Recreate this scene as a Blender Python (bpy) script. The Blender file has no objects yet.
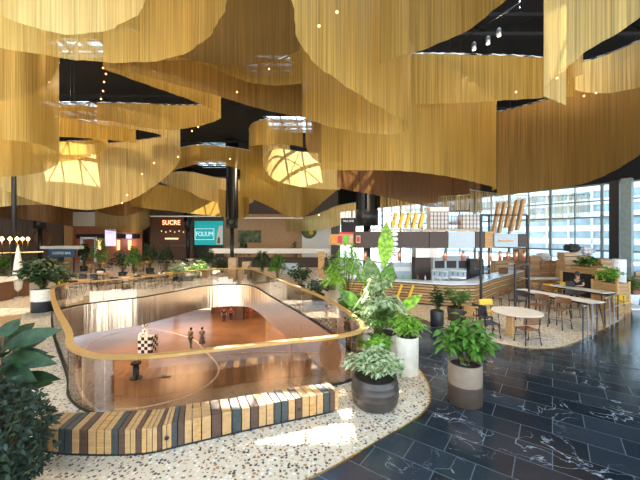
import bpy, bmesh, math, random
from mathutils import Vector, Matrix
R = random.Random(7)
PI = math.pi
SC = bpy.context.scene
COL = SC.collection

# ------------------------------------------------------------------ camera
F, YH, H = 320.0, 235.0, 3.4
cd = bpy.data.cameras.new('camera'); cam = bpy.data.objects.new('camera', cd); COL.objects.link(cam)
cd.sensor_width = 36; cd.lens = 18; cd.shift_y = (YH - 240) / 640.0
cd.clip_start = 0.05; cd.clip_end = 400
cam.location = (0, 0, H); cam.rotation_euler = (PI / 2, 0, 0)
SC.camera = cam

# ------------------------------------------------------------------ world, sun, exposure
W = bpy.data.worlds.new('World'); SC.world = W; W.use_nodes = True
wn = W.node_tree.nodes; wl = W.node_tree.links
bg = wn['Background']; bg.inputs['Strength'].default_value = 5.0
tc = wn.new('ShaderNodeTexCoord'); sx = wn.new('ShaderNodeSeparateXYZ'); wr = wn.new('ShaderNodeValToRGB')
wl.new(tc.outputs['Generated'], sx.inputs[0]); wl.new(sx.outputs['Z'], wr.inputs[0]); wl.new(wr.outputs[0], bg.inputs[0])
wr.color_ramp.elements[0].position = 0.0; wr.color_ramp.elements[0].color = (0.95, 0.95, 0.92, 1)
wr.color_ramp.elements[1].position = 0.45; wr.color_ramp.elements[1].color = (0.50, 0.72, 1.0, 1)
sd = bpy.data.lights.new('sun', 'SUN'); sd.energy = 26; sd.angle = math.radians(0.6); sd.color = (1.0, 0.93, 0.8)
sun = bpy.data.objects.new('sun', sd); COL.objects.link(sun)
SUND = Vector((0.16, -0.80, -0.953)).normalized()
sun.rotation_euler = SUND.to_track_quat('-Z', 'Y').to_euler()
SC.view_settings.view_transform = 'Standard'; SC.view_settings.look = 'None'
SC.view_settings.exposure = 0.03; SC.view_settings.gamma = 1.0; SC.view_settings.use_curve_mapping = False
SC.cycles.transparent_max_bounces = 24
SC.cycles.max_bounces = 6; SC.cycles.sample_clamp_indirect = 6.0
SC.cycles.use_denoising = True

def area(name, loc, size, power, col, rot=(0, 0, 0), sy=None):
    d = bpy.data.lights.new(name, 'AREA'); d.energy = power; d.color = col; d.size = size
    if sy: d.shape = 'RECTANGLE'; d.size_y = sy
    o = bpy.data.objects.new(name, d); COL.objects.link(o); o.location = loc; o.rotation_euler = rot
    return o
WARM = (1.0, 0.72, 0.42)
# added warm fill for the lower hall, hidden under the slab
for lx, ly in ((-14, 33), (-4, 33), (6, 30), (-16, 24)):
    area('lower_hall_fill', (lx, ly, -1.75), 4.0, 620, (1.0, 0.62, 0.36))
# added warm fill for the food hall, without fixtures, high between the curtains
for lx, ly, p in ((-14, 15, 1100), (-5, 12, 420), (3, 15, 420), (9, 13, 350), (-18, 30, 520), (-6, 30, 520), (6, 27, 420), (-9, 4, 300)):
    area('hall_fill', (lx, ly, 10.9), 2.0, p * 1.0, (1.0, 0.80, 0.55))

# ------------------------------------------------------------------ materials
def nt(name):
    m = bpy.data.materials.new(name); m.use_nodes = True
    t = m.node_tree
    return m, t.nodes, t.links, t.nodes['Principled BSDF']
def mat(name, col, rough=0.6, metal=0.0, var=0.12, scale=6.0, bump=0.0, emit=None, estr=0.0, spec=0.5, trans=0.0):
    m, n, l, b = nt(name)
    b.inputs['Roughness'].default_value = rough; b.inputs['Metallic'].default_value = metal
    b.inputs['Specular IOR Level'].default_value = spec
    c = (*col, 1)
    if var > 0:
        t = n.new('ShaderNodeTexCoord'); no = n.new('ShaderNodeTexNoise'); no.inputs['Scale'].default_value = scale
        no.inputs['Detail'].default_value = 4
        r = n.new('ShaderNodeValToRGB')
        r.color_ramp.elements[0].position = 0.3; r.color_ramp.elements[1].position = 0.7
        r.color_ramp.elements[0].color = tuple(x * (1 - var) for x in col) + (1,)
        r.color_ramp.elements[1].color = tuple(min(1, x * (1 + var)) for x in col) + (1,)
        l.new(t.outputs['Object'], no.inputs['Vector']); l.new(no.outputs['Fac'], r.inputs[0]); l.new(r.outputs[0], b.inputs['Base Color'])
        if bump > 0:
            bp = n.new('ShaderNodeBump'); bp.inputs['Strength'].default_value = bump; bp.inputs['Distance'].default_value = 0.02
            l.new(no.outputs['Fac'], bp.inputs['Height']); l.new(bp.outputs[0], b.inputs['Normal'])
    else:
        b.inputs['Base Color'].default_value = c
    if emit:
        b.inputs['Emission Color'].default_value = (*emit, 1); b.inputs['Emission Strength'].default_value = estr
    if trans: b.inputs['Transmission Weight'].default_value = trans
    return m
def wood(name, col, rough=0.5, scale=3.0, var=0.25):
    m, n, l, b = nt(name)
    t = n.new('ShaderNodeTexCoord'); mp = n.new('ShaderNodeMapping'); mp.inputs['Scale'].default_value = (1.0, 9.0, 9.0)
    no = n.new('ShaderNodeTexNoise'); no.inputs['Scale'].default_value = scale; no.inputs['Detail'].default_value = 6
    r = n.new('ShaderNodeValToRGB'); r.color_ramp.elements[0].position = 0.35; r.color_ramp.elements[1].position = 0.68
    r.color_ramp.elements[0].color = tuple(x * (1 - var) for x in col) + (1,)
    r.color_ramp.elements[1].color = tuple(min(1, x * (1 + var)) for x in col) + (1,)
    l.new(t.outputs['Object'], mp.inputs[0]); l.new(mp.outputs[0], no.inputs['Vector']); l.new(no.outputs['Fac'], r.inputs[0])
    l.new(r.outputs[0], b.inputs['Base Color']); b.inputs['Roughness'].default_value = rough
    return m
def leafmat(name, col, tr=0.35, rough=0.45, col2=None):
    m, n, l, b = nt(name)
    t = n.new('ShaderNodeTexCoord'); no = n.new('ShaderNodeTexNoise'); no.inputs['Scale'].default_value = 9
    r = n.new('ShaderNodeValToRGB'); r.color_ramp.elements[0].position = 0.35; r.color_ramp.elements[1].position = 0.65
    r.color_ramp.elements[0].color = tuple(x * 0.6 for x in col) + (1,)
    r.color_ramp.elements[1].color = (*(col2 or tuple(min(1, x * 1.5) for x in col)), 1)
    l.new(t.outputs['Object'], no.inputs['Vector']); l.new(no.outputs['Fac'], r.inputs[0]); l.new(r.outputs[0], b.inputs['Base Color'])
    b.inputs['Roughness'].default_value = rough
    tl = n.new('ShaderNodeBsdfTranslucent'); l.new(r.outputs[0], tl.inputs['Color'])
    mx = n.new('ShaderNodeMixShader'); mx.inputs[0].default_value = tr
    l.new(b.outputs[0], mx.inputs[1]); l.new(tl.outputs[0], mx.inputs[2]); l.new(mx.outputs[0], n['Material Output'].inputs[0])
    return m
def glassmat(name, tint=(0.9, 0.93, 0.9), gloss=0.10, rough=0.02):
    m, n, l, b = nt(name)
    tr = n.new('ShaderNodeBsdfTransparent'); tr.inputs[0].default_value = (*tint, 1)
    gl = n.new('ShaderNodeBsdfGlossy'); gl.inputs['Roughness'].default_value = rough
    fr = n.new('ShaderNodeLayerWeight'); fr.inputs[0].default_value = gloss * 2.2
    mx = n.new('ShaderNodeMixShader')
    ma = n.new('ShaderNodeMath'); ma.operation = 'MULTIPLY_ADD'; ma.inputs[1].default_value = 0.7; ma.inputs[2].default_value = gloss * 0.5
    l.new(fr.outputs['Fresnel'], ma.inputs[0]); l.new(ma.outputs[0], mx.inputs[0])
    l.new(tr.outputs[0], mx.inputs[1]); l.new(gl.outputs[0], mx.inputs[2]); l.new(mx.outputs[0], n['Material Output'].inputs[0])
    return m
def chainmat(name, col, openness=0.22, trans=0.45, dens=34.0):
    """hanging metal chain: strands of a gold metal link with gaps between them (u = metres along the rail)"""
    m, n, l, b = nt(name)
    uv = n.new('ShaderNodeUVMap'); uv.uv_map = 'UVMap'
    def noise(sx, sy, det):
        mp = n.new('ShaderNodeMapping'); mp.inputs['Scale'].default_value = (sx, sy, 1)
        no = n.new('ShaderNodeTexNoise'); no.inputs['Scale'].default_value = 1.0; no.inputs['Detail'].default_value = det; no.noise_dimensions = '2D'
        l.new(uv.outputs[0], mp.inputs[0]); l.new(mp.outputs[0], no.inputs['Vector']); return no
    no = noise(dens, .3, 2); no2 = noise(dens*.2, .1, 2)
    r = n.new('ShaderNodeValToRGB'); r.color_ramp.elements[0].position = 0.25; r.color_ramp.elements[1].position = 0.75
    r.color_ramp.elements[0].color = tuple(x * 0.72 for x in col) + (1,)
    r.color_ramp.elements[1].color = tuple(min(1, x * 1.18) for x in col) + (1,)
    l.new(no.outputs['Fac'], r.inputs[0]); l.new(r.outputs[0], b.inputs['Base Color'])
    b.inputs['Metallic'].default_value = 0.55; b.inputs['Roughness'].default_value = 0.5
    tl = n.new('ShaderNodeBsdfTranslucent'); l.new(r.outputs[0], tl.inputs['Color'])
    mx = n.new('ShaderNodeMixShader'); mx.inputs[0].default_value = trans
    l.new(b.outputs[0], mx.inputs[1]); l.new(tl.outputs[0], mx.inputs[2])
    tp = n.new('ShaderNodeBsdfTransparent')
    ad = n.new('ShaderNodeMath'); ad.operation = 'ADD'
    l.new(no.outputs['Fac'], ad.inputs[0]); l.new(no2.outputs['Fac'], ad.inputs[1])
    mr = n.new('ShaderNodeMapRange'); mr.inputs['From Min'].default_value = 0.75; mr.inputs['From Max'].default_value = 1.25
    mr.inputs['To Min'].default_value = min(.95, openness * 1.6); mr.inputs['To Max'].default_value = openness * 0.4
    l.new(ad.outputs[0], mr.inputs['Value'])
    m2 = n.new('ShaderNodeMixShader'); l.new(mr.outputs[0], m2.inputs[0]); l.new(mx.outputs[0], m2.inputs[1]); l.new(tp.outputs[0], m2.inputs[2])
    l.new(m2.outputs[0], n['Material Output'].inputs[0])
    return m
def terrazzo(name):
    m, n, l, b = nt(name)
    t = n.new('ShaderNodeTexCoord')
    v = n.new('ShaderNodeTexVoronoi'); v.inputs['Scale'].default_value = 19.0; v.voronoi_dimensions = '2D'
    no = n.new('ShaderNodeTexNoise'); no.inputs['Scale'].default_value = 30; l.new(t.outputs['Object'], no.inputs['Vector'])
    mxv = n.new('ShaderNodeMix'); mxv.data_type = 'VECTOR'; mxv.inputs[0].default_value = 0.05
    l.new(t.outputs['Object'], mxv.inputs[4]); l.new(no.outputs['Color'], mxv.inputs[5]); l.new(mxv.outputs[1], v.inputs['Vector'])
    sp = n.new('ShaderNodeSeparateColor'); l.new(v.outputs['Color'], sp.inputs[0])
    th = n.new('ShaderNodeMapRange'); th.inputs['From Min'].default_value = 0; th.inputs['From Max'].default_value = 1
    th.inputs['To Min'].default_value = 0.10; th.inputs['To Max'].default_value = 0.50; l.new(sp.outputs[1], th.inputs['Value'])
    lt = n.new('ShaderNodeMath'); lt.operation = 'LESS_THAN'; l.new(v.outputs['Distance'], lt.inputs[0]); l.new(th.outputs[0], lt.inputs[1])
    cr = n.new('ShaderNodeValToRGB'); cr.color_ramp.interpolation = 'CONSTANT'
    cols = [(0.0, (0.03, 0.03, 0.035)), (0.26, (0.66, 0.53, 0.38)), (0.42, (0.33, 0.14, 0.06)), (0.55, (0.78, 0.72, 0.6)), (0.72, (0.16, 0.13, 0.11)), (0.84, (0.50, 0.33, 0.18))]
    e = cr.color_ramp.elements
    e[0].position = 0; e[0].color = (*cols[0][1], 1); e[1].position = cols[1][0]; e[1].color = (*cols[1][1], 1)
    for p_, c_ in cols[2:]:
        x = e.new(p_); x.color = (*c_, 1)
    l.new(sp.outputs[0], cr.inputs[0])
    mx = n.new('ShaderNodeMix'); mx.data_type = 'RGBA'; l.new(lt.outputs[0], mx.inputs[0])
    mx.inputs[6].default_value = (0.66, 0.54, 0.38, 1); l.new(cr.outputs[0], mx.inputs[7]); l.new(mx.outputs[2], b.inputs['Base Color'])
    b.inputs['Roughness'].default_value = 0.34; b.inputs['Specular IOR Level'].default_value = 0.35
    return m
def slate(name):
    m, n, l, b = nt(name)
    t = n.new('ShaderNodeTexCoord'); mp = n.new('ShaderNodeMapping'); mp.inputs['Rotation'].default_value = (0, 0, math.radians(36))
    l.new(t.outputs['Object'], mp.inputs[0])
    br = n.new('ShaderNodeTexBrick'); br.inputs['Scale'].default_value = 1.0; br.inputs['Brick Width'].default_value = 0.92; br.inputs['Row Height'].default_value = 0.52
    br.inputs['Mortar Size'].default_value = 0.007; br.inputs['Mortar Smooth'].default_value = 0.1
    br.inputs['Color1'].default_value = (0.010, 0.016, 0.021, 1); br.inputs['Color2'].default_value = (0.030, 0.040, 0.050, 1); br.inputs['Mortar'].default_value = (0.11, 0.135, 0.15, 1)
    l.new(mp.outputs[0], br.inputs['Vector'])
    # white veins: thin level sets of a warped noise
    no = n.new('ShaderNodeTexNoise'); no.inputs['Scale'].default_value = 1.6; no.inputs['Detail'].default_value = 5; no.inputs['Distortion'].default_value = 1.4
    l.new(mp.outputs[0], no.inputs['Vector'])
    s = n.new('ShaderNodeMath'); s.operation = 'SUBTRACT'; s.inputs[1].default_value = 0.5; l.new(no.outputs['Fac'], s.inputs[0])
    a = n.new('ShaderNodeMath'); a.operation = 'ABSOLUTE'; l.new(s.outputs[0], a.inputs[0])
    r = n.new('ShaderNodeMapRange'); r.inputs['From Min'].default_value = 0.0; r.inputs['From Max'].default_value = 0.010; r.inputs['To Min'].default_value = 1; r.inputs['To Max'].default_value = 0
    l.new(a.outputs[0], r.inputs['Value'])
    no2 = n.new('ShaderNodeTexNoise'); no2.inputs['Scale'].default_value = 0.9; l.new(t.outputs['Object'], no2.inputs['Vector'])
    r2 = n.new('ShaderNodeMapRange'); r2.inputs['From Min'].default_value = 0.53; r2.inputs['From Max'].default_value = 0.66; l.new(no2.outputs['Fac'], r2.inputs['Value'])
    mu = n.new('ShaderNodeMath'); mu.operation = 'MULTIPLY'; l.new(r.outputs[0], mu.inputs[0]); l.new(r2.outputs[0], mu.inputs[1])
    mx = n.new('ShaderNodeMix'); mx.data_type = 'RGBA'; l.new(mu.outputs[0], mx.inputs[0]); l.new(br.outputs['Color'], mx.inputs[6]); mx.inputs[7].default_value = (0.55, 0.60, 0.62, 1)
    l.new(mx.outputs[2], b.inputs['Base Color'])
    b.inputs['Roughness'].default_value = 0.16; b.inputs['Specular IOR Level'].default_value = 0.9
    no3 = n.new('ShaderNodeTexNoise'); no3.inputs['Scale'].default_value = 2.5; no3.inputs['Detail'].default_value = 5; l.new(t.outputs['Object'], no3.inputs['Vector'])
    r3 = n.new('ShaderNodeMapRange'); r3.inputs['To Min'].default_value = 0.08; r3.inputs['To Max'].default_value = 0.22; l.new(no3.outputs['Fac'], r3.inputs['Value']); l.new(r3.outputs[0], b.inputs['Roughness'])
    return m
def brushed(name, col, rough=0.22, sc=(4, 4, 0.15)):
    """polished sheet metal cladding with vertical panels of slightly different reflection"""
    m, n, l, b = nt(name)
    t = n.new('ShaderNodeTexCoord'); mp = n.new('ShaderNodeMapping'); mp.inputs['Scale'].default_value = sc
    no = n.new('ShaderNodeTexNoise'); no.inputs['Scale'].default_value = 1.0; no.inputs['Detail'].default_value = 3
    l.new(t.outputs['Object'], mp.inputs[0]); l.new(mp.outputs[0], no.inputs['Vector'])
    b.inputs['Base Color'].default_value = (*col, 1); b.inputs['Metallic'].default_value = 0.9; b.inputs['Roughness'].default_value = rough
    bp = n.new('ShaderNodeBump'); bp.inputs['Strength'].default_value = 0.35; bp.inputs['Distance'].default_value = 0.12
    l.new(no.outputs['Fac'], bp.inputs['Height']); l.new(bp.outputs[0], b.inputs['Normal'])
    return m

M = {}
M['terrazzo'] = terrazzo('terrazzo'); M['slate'] = slate('slate tiles')
M['ceiling'] = mat('ceiling black', (0.006, 0.006, 0.007), 0.9)
M['black'] = mat('black powder coat', (0.012, 0.012, 0.013), 0.45)
M['column'] = mat('dark metal column', (0.035, 0.036, 0.035), 0.35, 0.5)
M['oak'] = wood('light oak', (0.62, 0.36, 0.14)); M['oak_pale'] = wood('pale oak', (0.46, 0.265, 0.105), .5, 3, .15); M['oak2'] = wood('amber oak', (0.50, 0.27, 0.09))
M['brown'] = wood('dark brown wood', (0.09, 0.045, 0.025), 0.55); M['slatewood'] = wood('slate grey wood', (0.04, 0.05, 0.045), 0.5)
M['midbrown'] = wood('walnut', (0.20, 0.09, 0.04))
M['brass'] = mat('polished brass', (0.80, 0.52, 0.22), 0.22, 1.0, 0.05)
M['rail'] = mat('oiled oak handrail', (0.52, 0.30, 0.09), 0.35, 0.15, 0.1)
M['glass'] = glassmat('clear balustrade glass', (0.93, 0.91, 0.86), 0.16)
M['window'] = glassmat('window glass', (0.90, 0.95, 0.96), 0.05)
M['copper_clad'] = brushed('champagne metal cladding', (0.66, 0.53, 0.40))
M['steel'] = brushed('brushed steel', (0.55, 0.52, 0.47), 0.3)
M['chrome'] = mat('steel', (0.6, 0.6, 0.6), 0.3, 0.9, 0.05)
M['copper'] = mat('copper', (0.80, 0.36, 0.22), 0.3, 0.8, 0.05)
M['lower_floor'] = mat('bronze resin floor', (0.36, 0.21, 0.11), 0.26, 0.1, 0.25, 0.35)
M['line'] = mat('cream floor line', (0.85, 0.68, 0.5), 0.5, 0, 0.05)
M['lower_wall'] = mat('brown lower wall', (0.12, 0.06, 0.035), 0.5)
M['gold'] = chainmat('gold chain', (0.46, 0.285, 0.06), .16); M['gold_lit'] = chainmat('pale gold chain', (0.84, 0.62, 0.24), 0.22, 0.5)  # second is a lit copy, curtain brightness put into its colour
M['gold_half_lit'] = chainmat('half-lit gold chain', (0.64, 0.42, 0.11), .2, .45); M['gold_shaded'] = chainmat("shaded gold chain", (0.25, 0.14, 0.032), 0.14, 0.35); M['copper_chain'] = chainmat('copper chain', (0.21, 0.095, 0.03), 0.16, 0.35)  # gold copies carry half light and shade in their colour
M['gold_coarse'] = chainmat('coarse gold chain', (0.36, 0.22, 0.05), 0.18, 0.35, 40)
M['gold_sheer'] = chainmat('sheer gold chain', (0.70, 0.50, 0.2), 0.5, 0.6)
M['white'] = mat('white paint', (0.78, 0.78, 0.76), 0.5, 0, 0.04); M['offwhite'] = mat('cream', (0.72, 0.66, 0.56), 0.6)
M['grey'] = mat('grey', (0.25, 0.25, 0.25), 0.5); M['char'] = mat('charcoal', (0.04, 0.04, 0.042), 0.6)
M['yellow'] = mat('yellow', (0.85, 0.52, 0.03), 0.45); M['orange'] = mat('orange', (0.85, 0.25, 0.02), 0.5); M['red'] = mat('red', (0.55, 0.02, 0.06), 0.5)
M['green'] = mat('green paint', (0.12, 0.5, 0.03), 0.5); M['teal'] = mat('teal', (0.0, 0.28, 0.30), 0.5, emit=(0.0, 0.45, 0.45), estr=0.5)
M['navy'] = mat('navy board', (0.03, 0.09, 0.16), 0.5); M['tanwall'] = wood('plywood wall', (0.50, 0.30, 0.15)); M['duskwall'] = mat('grey brown wall', (0.17, 0.13, 0.10), 0.7)
M['brownbox'] = mat('dark bronze panel', (0.055, 0.032, 0.022), 0.45, 0.2)
M['soil'] = mat('soil', (0.03, 0.02, 0.012), 0.9, 0, 0.4, 20, 0.6)
M['pot_dark'] = mat('dark bronze glazed pot', (0.045, 0.035, 0.028), 0.35, 0, 0.3, 5); M['pot_cream'] = mat('cream pot', (0.74, 0.66, 0.52), 0.5)
M['pot_taupe'] = mat('taupe pot', (0.22, 0.155, 0.10), 0.6); M['pot_black'] = mat('black pot', (0.015, 0.015, 0.017), 0.4); M['pot_umber'] = mat('umber pot', (0.06, 0.038, 0.025), 0.5)
M['leaf'] = leafmat('mid green leaf', (0.10, 0.22, 0.03)); M['leaf_dark'] = leafmat('dark green leaf', (0.016, 0.045, 0.010), 0.15, 0.6)
M['leaf_bright'] = leafmat('bright green leaf', (0.26, 0.50, 0.05), 0.5); M['leaf_blue'] = leafmat('blue green small leaf', (0.018, 0.036, 0.018), 0.1, 0.6)
M['leaf_sunlit'] = leafmat('sunlit leaf', (0.22, 0.34, 0.10), 0.35, 0.45, (0.62, 0.74, 0.42)); M['leaf_olive'] = leafmat('olive leaf', (0.12, 0.20, 0.05), 0.3)  # first: whitish mottling puts sunlight into the leaf colour
M['stem'] = mat('plant stem', (0.20, 0.22, 0.06), 0.6); M['trunk'] = mat('trunk', (0.22, 0.14, 0.07), 0.8)
M['screen'] = mat('lit screen', (0.5, 0.45, 0.6), 0.4, emit=(0.72, 0.66, 1.0), estr=1.1); M['neon'] = mat('warm neon', (1, 0.4, 0.3), 0.4, emit=(1.0, 0.28, 0.14), estr=5)
M['bulb'] = mat('lit bulb', (1, 0.8, 0.5), 0.4, emit=(1.0, 0.55, 0.22), estr=14); M['glow'] = mat('lit shelf strip', (1, 0.7, 0.4), 0.4, emit=(1.0, 0.5, 0.2), estr=2.2)
M['redbulb'] = mat('orange bulb', (1, 0.4, 0.2), 0.4, emit=(1.0, 0.30, 0.08), estr=9); M['spot'] = mat('spot lens', (1, 1, 1), 0.3, emit=(1.0, 0.75, 0.5), estr=7)
M['text'] = mat('white lettering', (0.85, 0.85, 0.85), 0.5, 0, 0); M['text_lit'] = mat('pale blue lettering', (0.6, 0.8, 0.9), 0.5, 0, 0, emit=(0.5, 0.8, 0.95), estr=0.8)
M['carton'] = mat('brown carton', (0.42, 0.24, 0.12), 0.75); M['carton_pale'] = wood('pale crate', (0.55, 0.37, 0.20)); M['carton_red'] = mat('reddish crate', (0.33, 0.12, 0.06), 0.7); M['film'] = mat('white plastic film', (0.72, 0.73, 0.74), 0.3)
M['skin'] = mat('skin', (0.50, 0.27, 0.17), 0.5, 0, 0.05); M['hair'] = mat('dark hair', (0.012, 0.008, 0.006), 0.5); M['shirt_black'] = mat('black cloth', (0.012, 0.012, 0.014), 0.8)
M['cloth_olive'] = mat('olive cloth', (0.10, 0.10, 0.04), 0.8); M['cloth_blue'] = mat('navy cloth', (0.02, 0.03, 0.09), 0.8); M['cloth_grey'] = mat('taupe cloth', (0.16, 0.12, 0.10), 0.8); M['cloth_red'] = mat('rust cloth', (0.38, 0.07, 0.03), 0.8)
M['sky_white'] = mat('white facade', (0.80, 0.82, 0.84), 0.6, 0, 0.03); M['facade_glass'] = mat('blue grey facade glazing', (0.36, 0.44, 0.46), 0.15, 0, 0.2, 0.7); M['ground'] = mat('outdoor paving', (0.42, 0.44, 0.46), 0.7)
M['winframe'] = mat('grey green window frame', (0.22, 0.28, 0.28), 0.4, 0.3); M['kitchen'] = mat('pale enamel', (0.45, 0.54, 0.60), 0.3, 0, 0.05); M['worktop'] = mat('pale worktop', (0.70, 0.74, 0.78), 0.2, 0, 0.05)
M['tabletop'] = wood('whitewashed table top', (0.74, 0.62, 0.48), 0.35, 3, 0.08)

# ------------------------------------------------------------------ coordinates: pixel -> place on a height or a depth
def P(px, py, z=0.0):
    Y = F * (z - H) / (YH - py); return Vector(((px - 320) / F * Y, Y, z))
def Q(px, py, Y):
    return Vector(((px - 320) / F * Y, Y, H + (YH - py) / F * Y))

# ------------------------------------------------------------------ objects
def tag(o, label=None, cat=None, group=None, kind=None):
    if label: o['label'] = label
    if cat: o['category'] = cat
    if group: o['group'] = group
    if kind: o['kind'] = kind
    return o
def empty(name, loc, label, cat, rz=0.0, group=None):
    o = bpy.data.objects.new(name, None); COL.objects.link(o); o.location = loc; o.rotation_euler = (0, 0, rz); o.empty_display_size = 0.2
    return tag(o, label, cat, group)
RU = random.Random(11)
def rndu(): return RU.uniform(-.6,.6)
class MB:
    def __init__(s): s.v = []; s.f = []; s.mi = []; s.uv = None; s.sm = []
    def add(s, vs, fs, mi=0, smooth=False):
        k = len(s.v); s.v += [tuple(v) for v in vs]
        for f in fs: s.f.append([i + k for i in f]); s.mi.append(mi); s.sm.append(smooth)
        return s
    def box(s, c, d, rz=0.0, mi=0, m=None):
        x, y, z = (q / 2 for q in d)
        vs = [Vector(p) for p in ((-x,-y,-z),(x,-y,-z),(x,y,-z),(-x,y,-z),(-x,-y,z),(x,-y,z),(x,y,z),(-x,y,z))]
        if m is not None: vs = [m @ v for v in vs]
        if rz: vs = [Matrix.Rotation(rz, 3, 'Z') @ v for v in vs]
        c = Vector(c); vs = [v + c for v in vs]
        return s.add(vs, [(0,3,2,1),(4,5,6,7),(0,1,5,4),(1,2,6,5),(2,3,7,6),(3,0,4,7)], mi)
    def prism(s, pts, z0, z1, mi=0):
        n = len(pts)
        A = sum(pts[i][0]*pts[(i+1)%n][1]-pts[(i+1)%n][0]*pts[i][1] for i in range(n))
        if A < 0: pts = pts[::-1]
        vs = [(p[0],p[1],z0) for p in pts] + [(p[0],p[1],z1) for p in pts]
        fs = [tuple(range(n-1,-1,-1)), tuple(range(n,2*n))] + [(i,(i+1)%n,n+(i+1)%n,n+i) for i in range(n)]
        return s.add(vs, fs, mi)
    def tube(s, pts, r, n=8, mi=0, caps=True, smooth=True):
        pts = [Vector(p) for p in pts]; rs = r if isinstance(r, (list, tuple)) else [r]*len(pts)
        vs = []; up = None
        for i, p in enumerate(pts):
            t = (pts[min(i+1,len(pts)-1)] - pts[max(i-1,0)]).normalized()
            if up is None: up = Vector((0,0,1)) if abs(t.z) < 0.9 else Vector((1,0,0))
            a = t.cross(up).normalized(); b = t.cross(a).normalized(); up = b if b.length else up
            up = -(t.cross(a)).normalized() * -1
            for k in range(n):
                q = 2*PI*k/n; vs.append(p + (a*math.cos(q) + b*math.sin(q))*rs[i])
            up = b
        fs = []
        for i in range(len(pts)-1):
            for k in range(n):
                fs.append((i*n+k, i*n+(k+1)%n, (i+1)*n+(k+1)%n, (i+1)*n+k))
        s.add(vs, fs, mi, smooth)
        if caps:
            k0 = len(s.v) - len(vs)
            s.f.append([k0+i for i in range(n-1,-1,-1)]); s.mi.append(mi); s.sm.append(False)
            s.f.append([k0+(len(pts)-1)*n+i for i in range(n)]); s.mi.append(mi); s.sm.append(False)
        return s
    def lathe(s, prof, c=(0,0,0), n=28, mi=0, mif=None, sx=1, sy=1):
        vs = []; cx, cy, cz = c
        for r, z in prof:
            for k in range(n):
                q = 2*PI*k/n; vs.append((cx + r*sx*math.cos(q), cy + r*sy*math.sin(q), cz + z))
        k0 = len(s.v); s.v += vs
        for i in range(len(prof)-1):
            for k in range(n):
                s.f.append([k0+i*n+k, k0+i*n+(k+1)%n, k0+(i+1)*n+(k+1)%n, k0+(i+1)*n+k]); s.mi.append(mif(i) if mif else mi); s.sm.append(True)
        s.f.append([k0+i for i in range(n-1,-1,-1)]); s.mi.append(mi if not mif else mif(0)); s.sm.append(False)
        m_ = len(prof)-1
        s.f.append([k0+m_*n+i for i in range(n)]); s.mi.append(mi if not mif else mif(m_-1)); s.sm.append(False)
        return s
    def leaf(s, base, d, up, L, w, droop=0.3, fold=0.15, mi=0, seg=3, tilt=1):
        """one leaf blade, cupped along its midrib and drooping"""
        d = Vector(d).normalized(); up = Vector(up) + Vector((rndu(), rndu()-.35, 0))*tilt; side = d.cross(up)
        side = side.normalized() if side.length > 1e-3 else Vector((1,0,0)); nn = side.cross(d).normalized()
        prof = {3: (0.0, 0.8, 0.75, 0.0), 5: (0.05, 0.65, 0.98, 0.9, 0.55, 0.0)}[seg]
        rows = []
        for i in range(seg+1):
            t = i/seg; c = Vector(base) + d*L*t + Vector((0,0,-1))*droop*L*t*t
            hw = w/2*prof[i]
            rows.append((c - side*hw + nn*fold*hw, c, c + side*hw + nn*fold*hw))
        vs = [v for r in rows for v in r]; fs = []
        for i in range(seg):
            a = i*3
            fs += [(a,a+1,a+4,a+3),(a+1,a+2,a+5,a+4)]
        return s.add(vs, fs, mi, True)
    def build(s, name, mats, parent=None, bevel=0.0, uv=None):
        me = bpy.data.meshes.new(name); me.from_pydata(s.v, [], s.f)
        for m_ in (mats if isinstance(mats, (list, tuple)) else [mats]): me.materials.append(M[m_] if isinstance(m_, str) else m_)
        me.polygons.foreach_set('material_index', s.mi); me.polygons.foreach_set('use_smooth', s.sm)
        if uv:
            ul = me.uv_layers.new(name='UVMap')
            for p in me.polygons:
                for li in p.loop_indices: ul.data[li].uv = uv[me.loops[li].vertex_index]
        me.update()
        o = bpy.data.objects.new(name, me); COL.objects.link(o)
        if parent is not None: o.parent = parent
        if bevel > 0:
            b = o.modifiers.new('bevel', 'BEVEL'); b.width = bevel; b.segments = 2; b.limit_method = 'ANGLE'
        return o
def struct(name, mb, m, bevel=0.0): return tag(mb.build(name, m, None, bevel), kind='structure')
def copy_tree(o, parent=None):
    c = o.copy(); COL.objects.link(c); c.parent = parent
    for ch in KIDS.get(o.name, list(o.children)): copy_tree(ch, c)
    return c
KIDS = {}
def catmull(pts, per=8, closed=False):
    pts = [Vector(p) for p in pts]; out = []; n = len(pts)
    rng = range(n if closed else n-1)
    for i in rng:
        g = (lambda j: pts[j % n]) if closed else (lambda j: pts[max(0, min(n-1, j))])
        p0, p1, p2, p3 = g(i-1), g(i), g(i+1), g(i+2)
        for k in range(per):
            t = k/per
            out.append(0.5*((2*p1)+(-p0+p2)*t+(2*p0-5*p1+4*p2-p3)*t*t+(-p0+3*p1-3*p2+p3)*t**3))
    if not closed: out.append(pts[-1])
    return out
def text(s, size, m, parent, loc, rot, name='lettering', depth=0.01, align='CENTER', sx=1.0):
    c = bpy.data.curves.new(name, 'FONT'); c.body = s; c.size = size; c.extrude = depth; c.align_x = align; c.align_y = 'CENTER'
    c.materials.append(M[m]); c.resolution_u = 3; o_ = bpy.data.objects.new('tmp', c); COL.objects.link(o_); me = bpy.data.meshes.new_from_object(o_.evaluated_get(bpy.context.evaluated_depsgraph_get())); COL.objects.unlink(o_); bpy.data.objects.remove(o_); me.name = name; o = bpy.data.objects.new(name, me); COL.objects.link(o); o.location = loc; o.rotation_euler = rot; o.scale = (sx, 1, 1); o.parent = parent
    return o
from mathutils.geometry import tessellate_polygon
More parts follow.
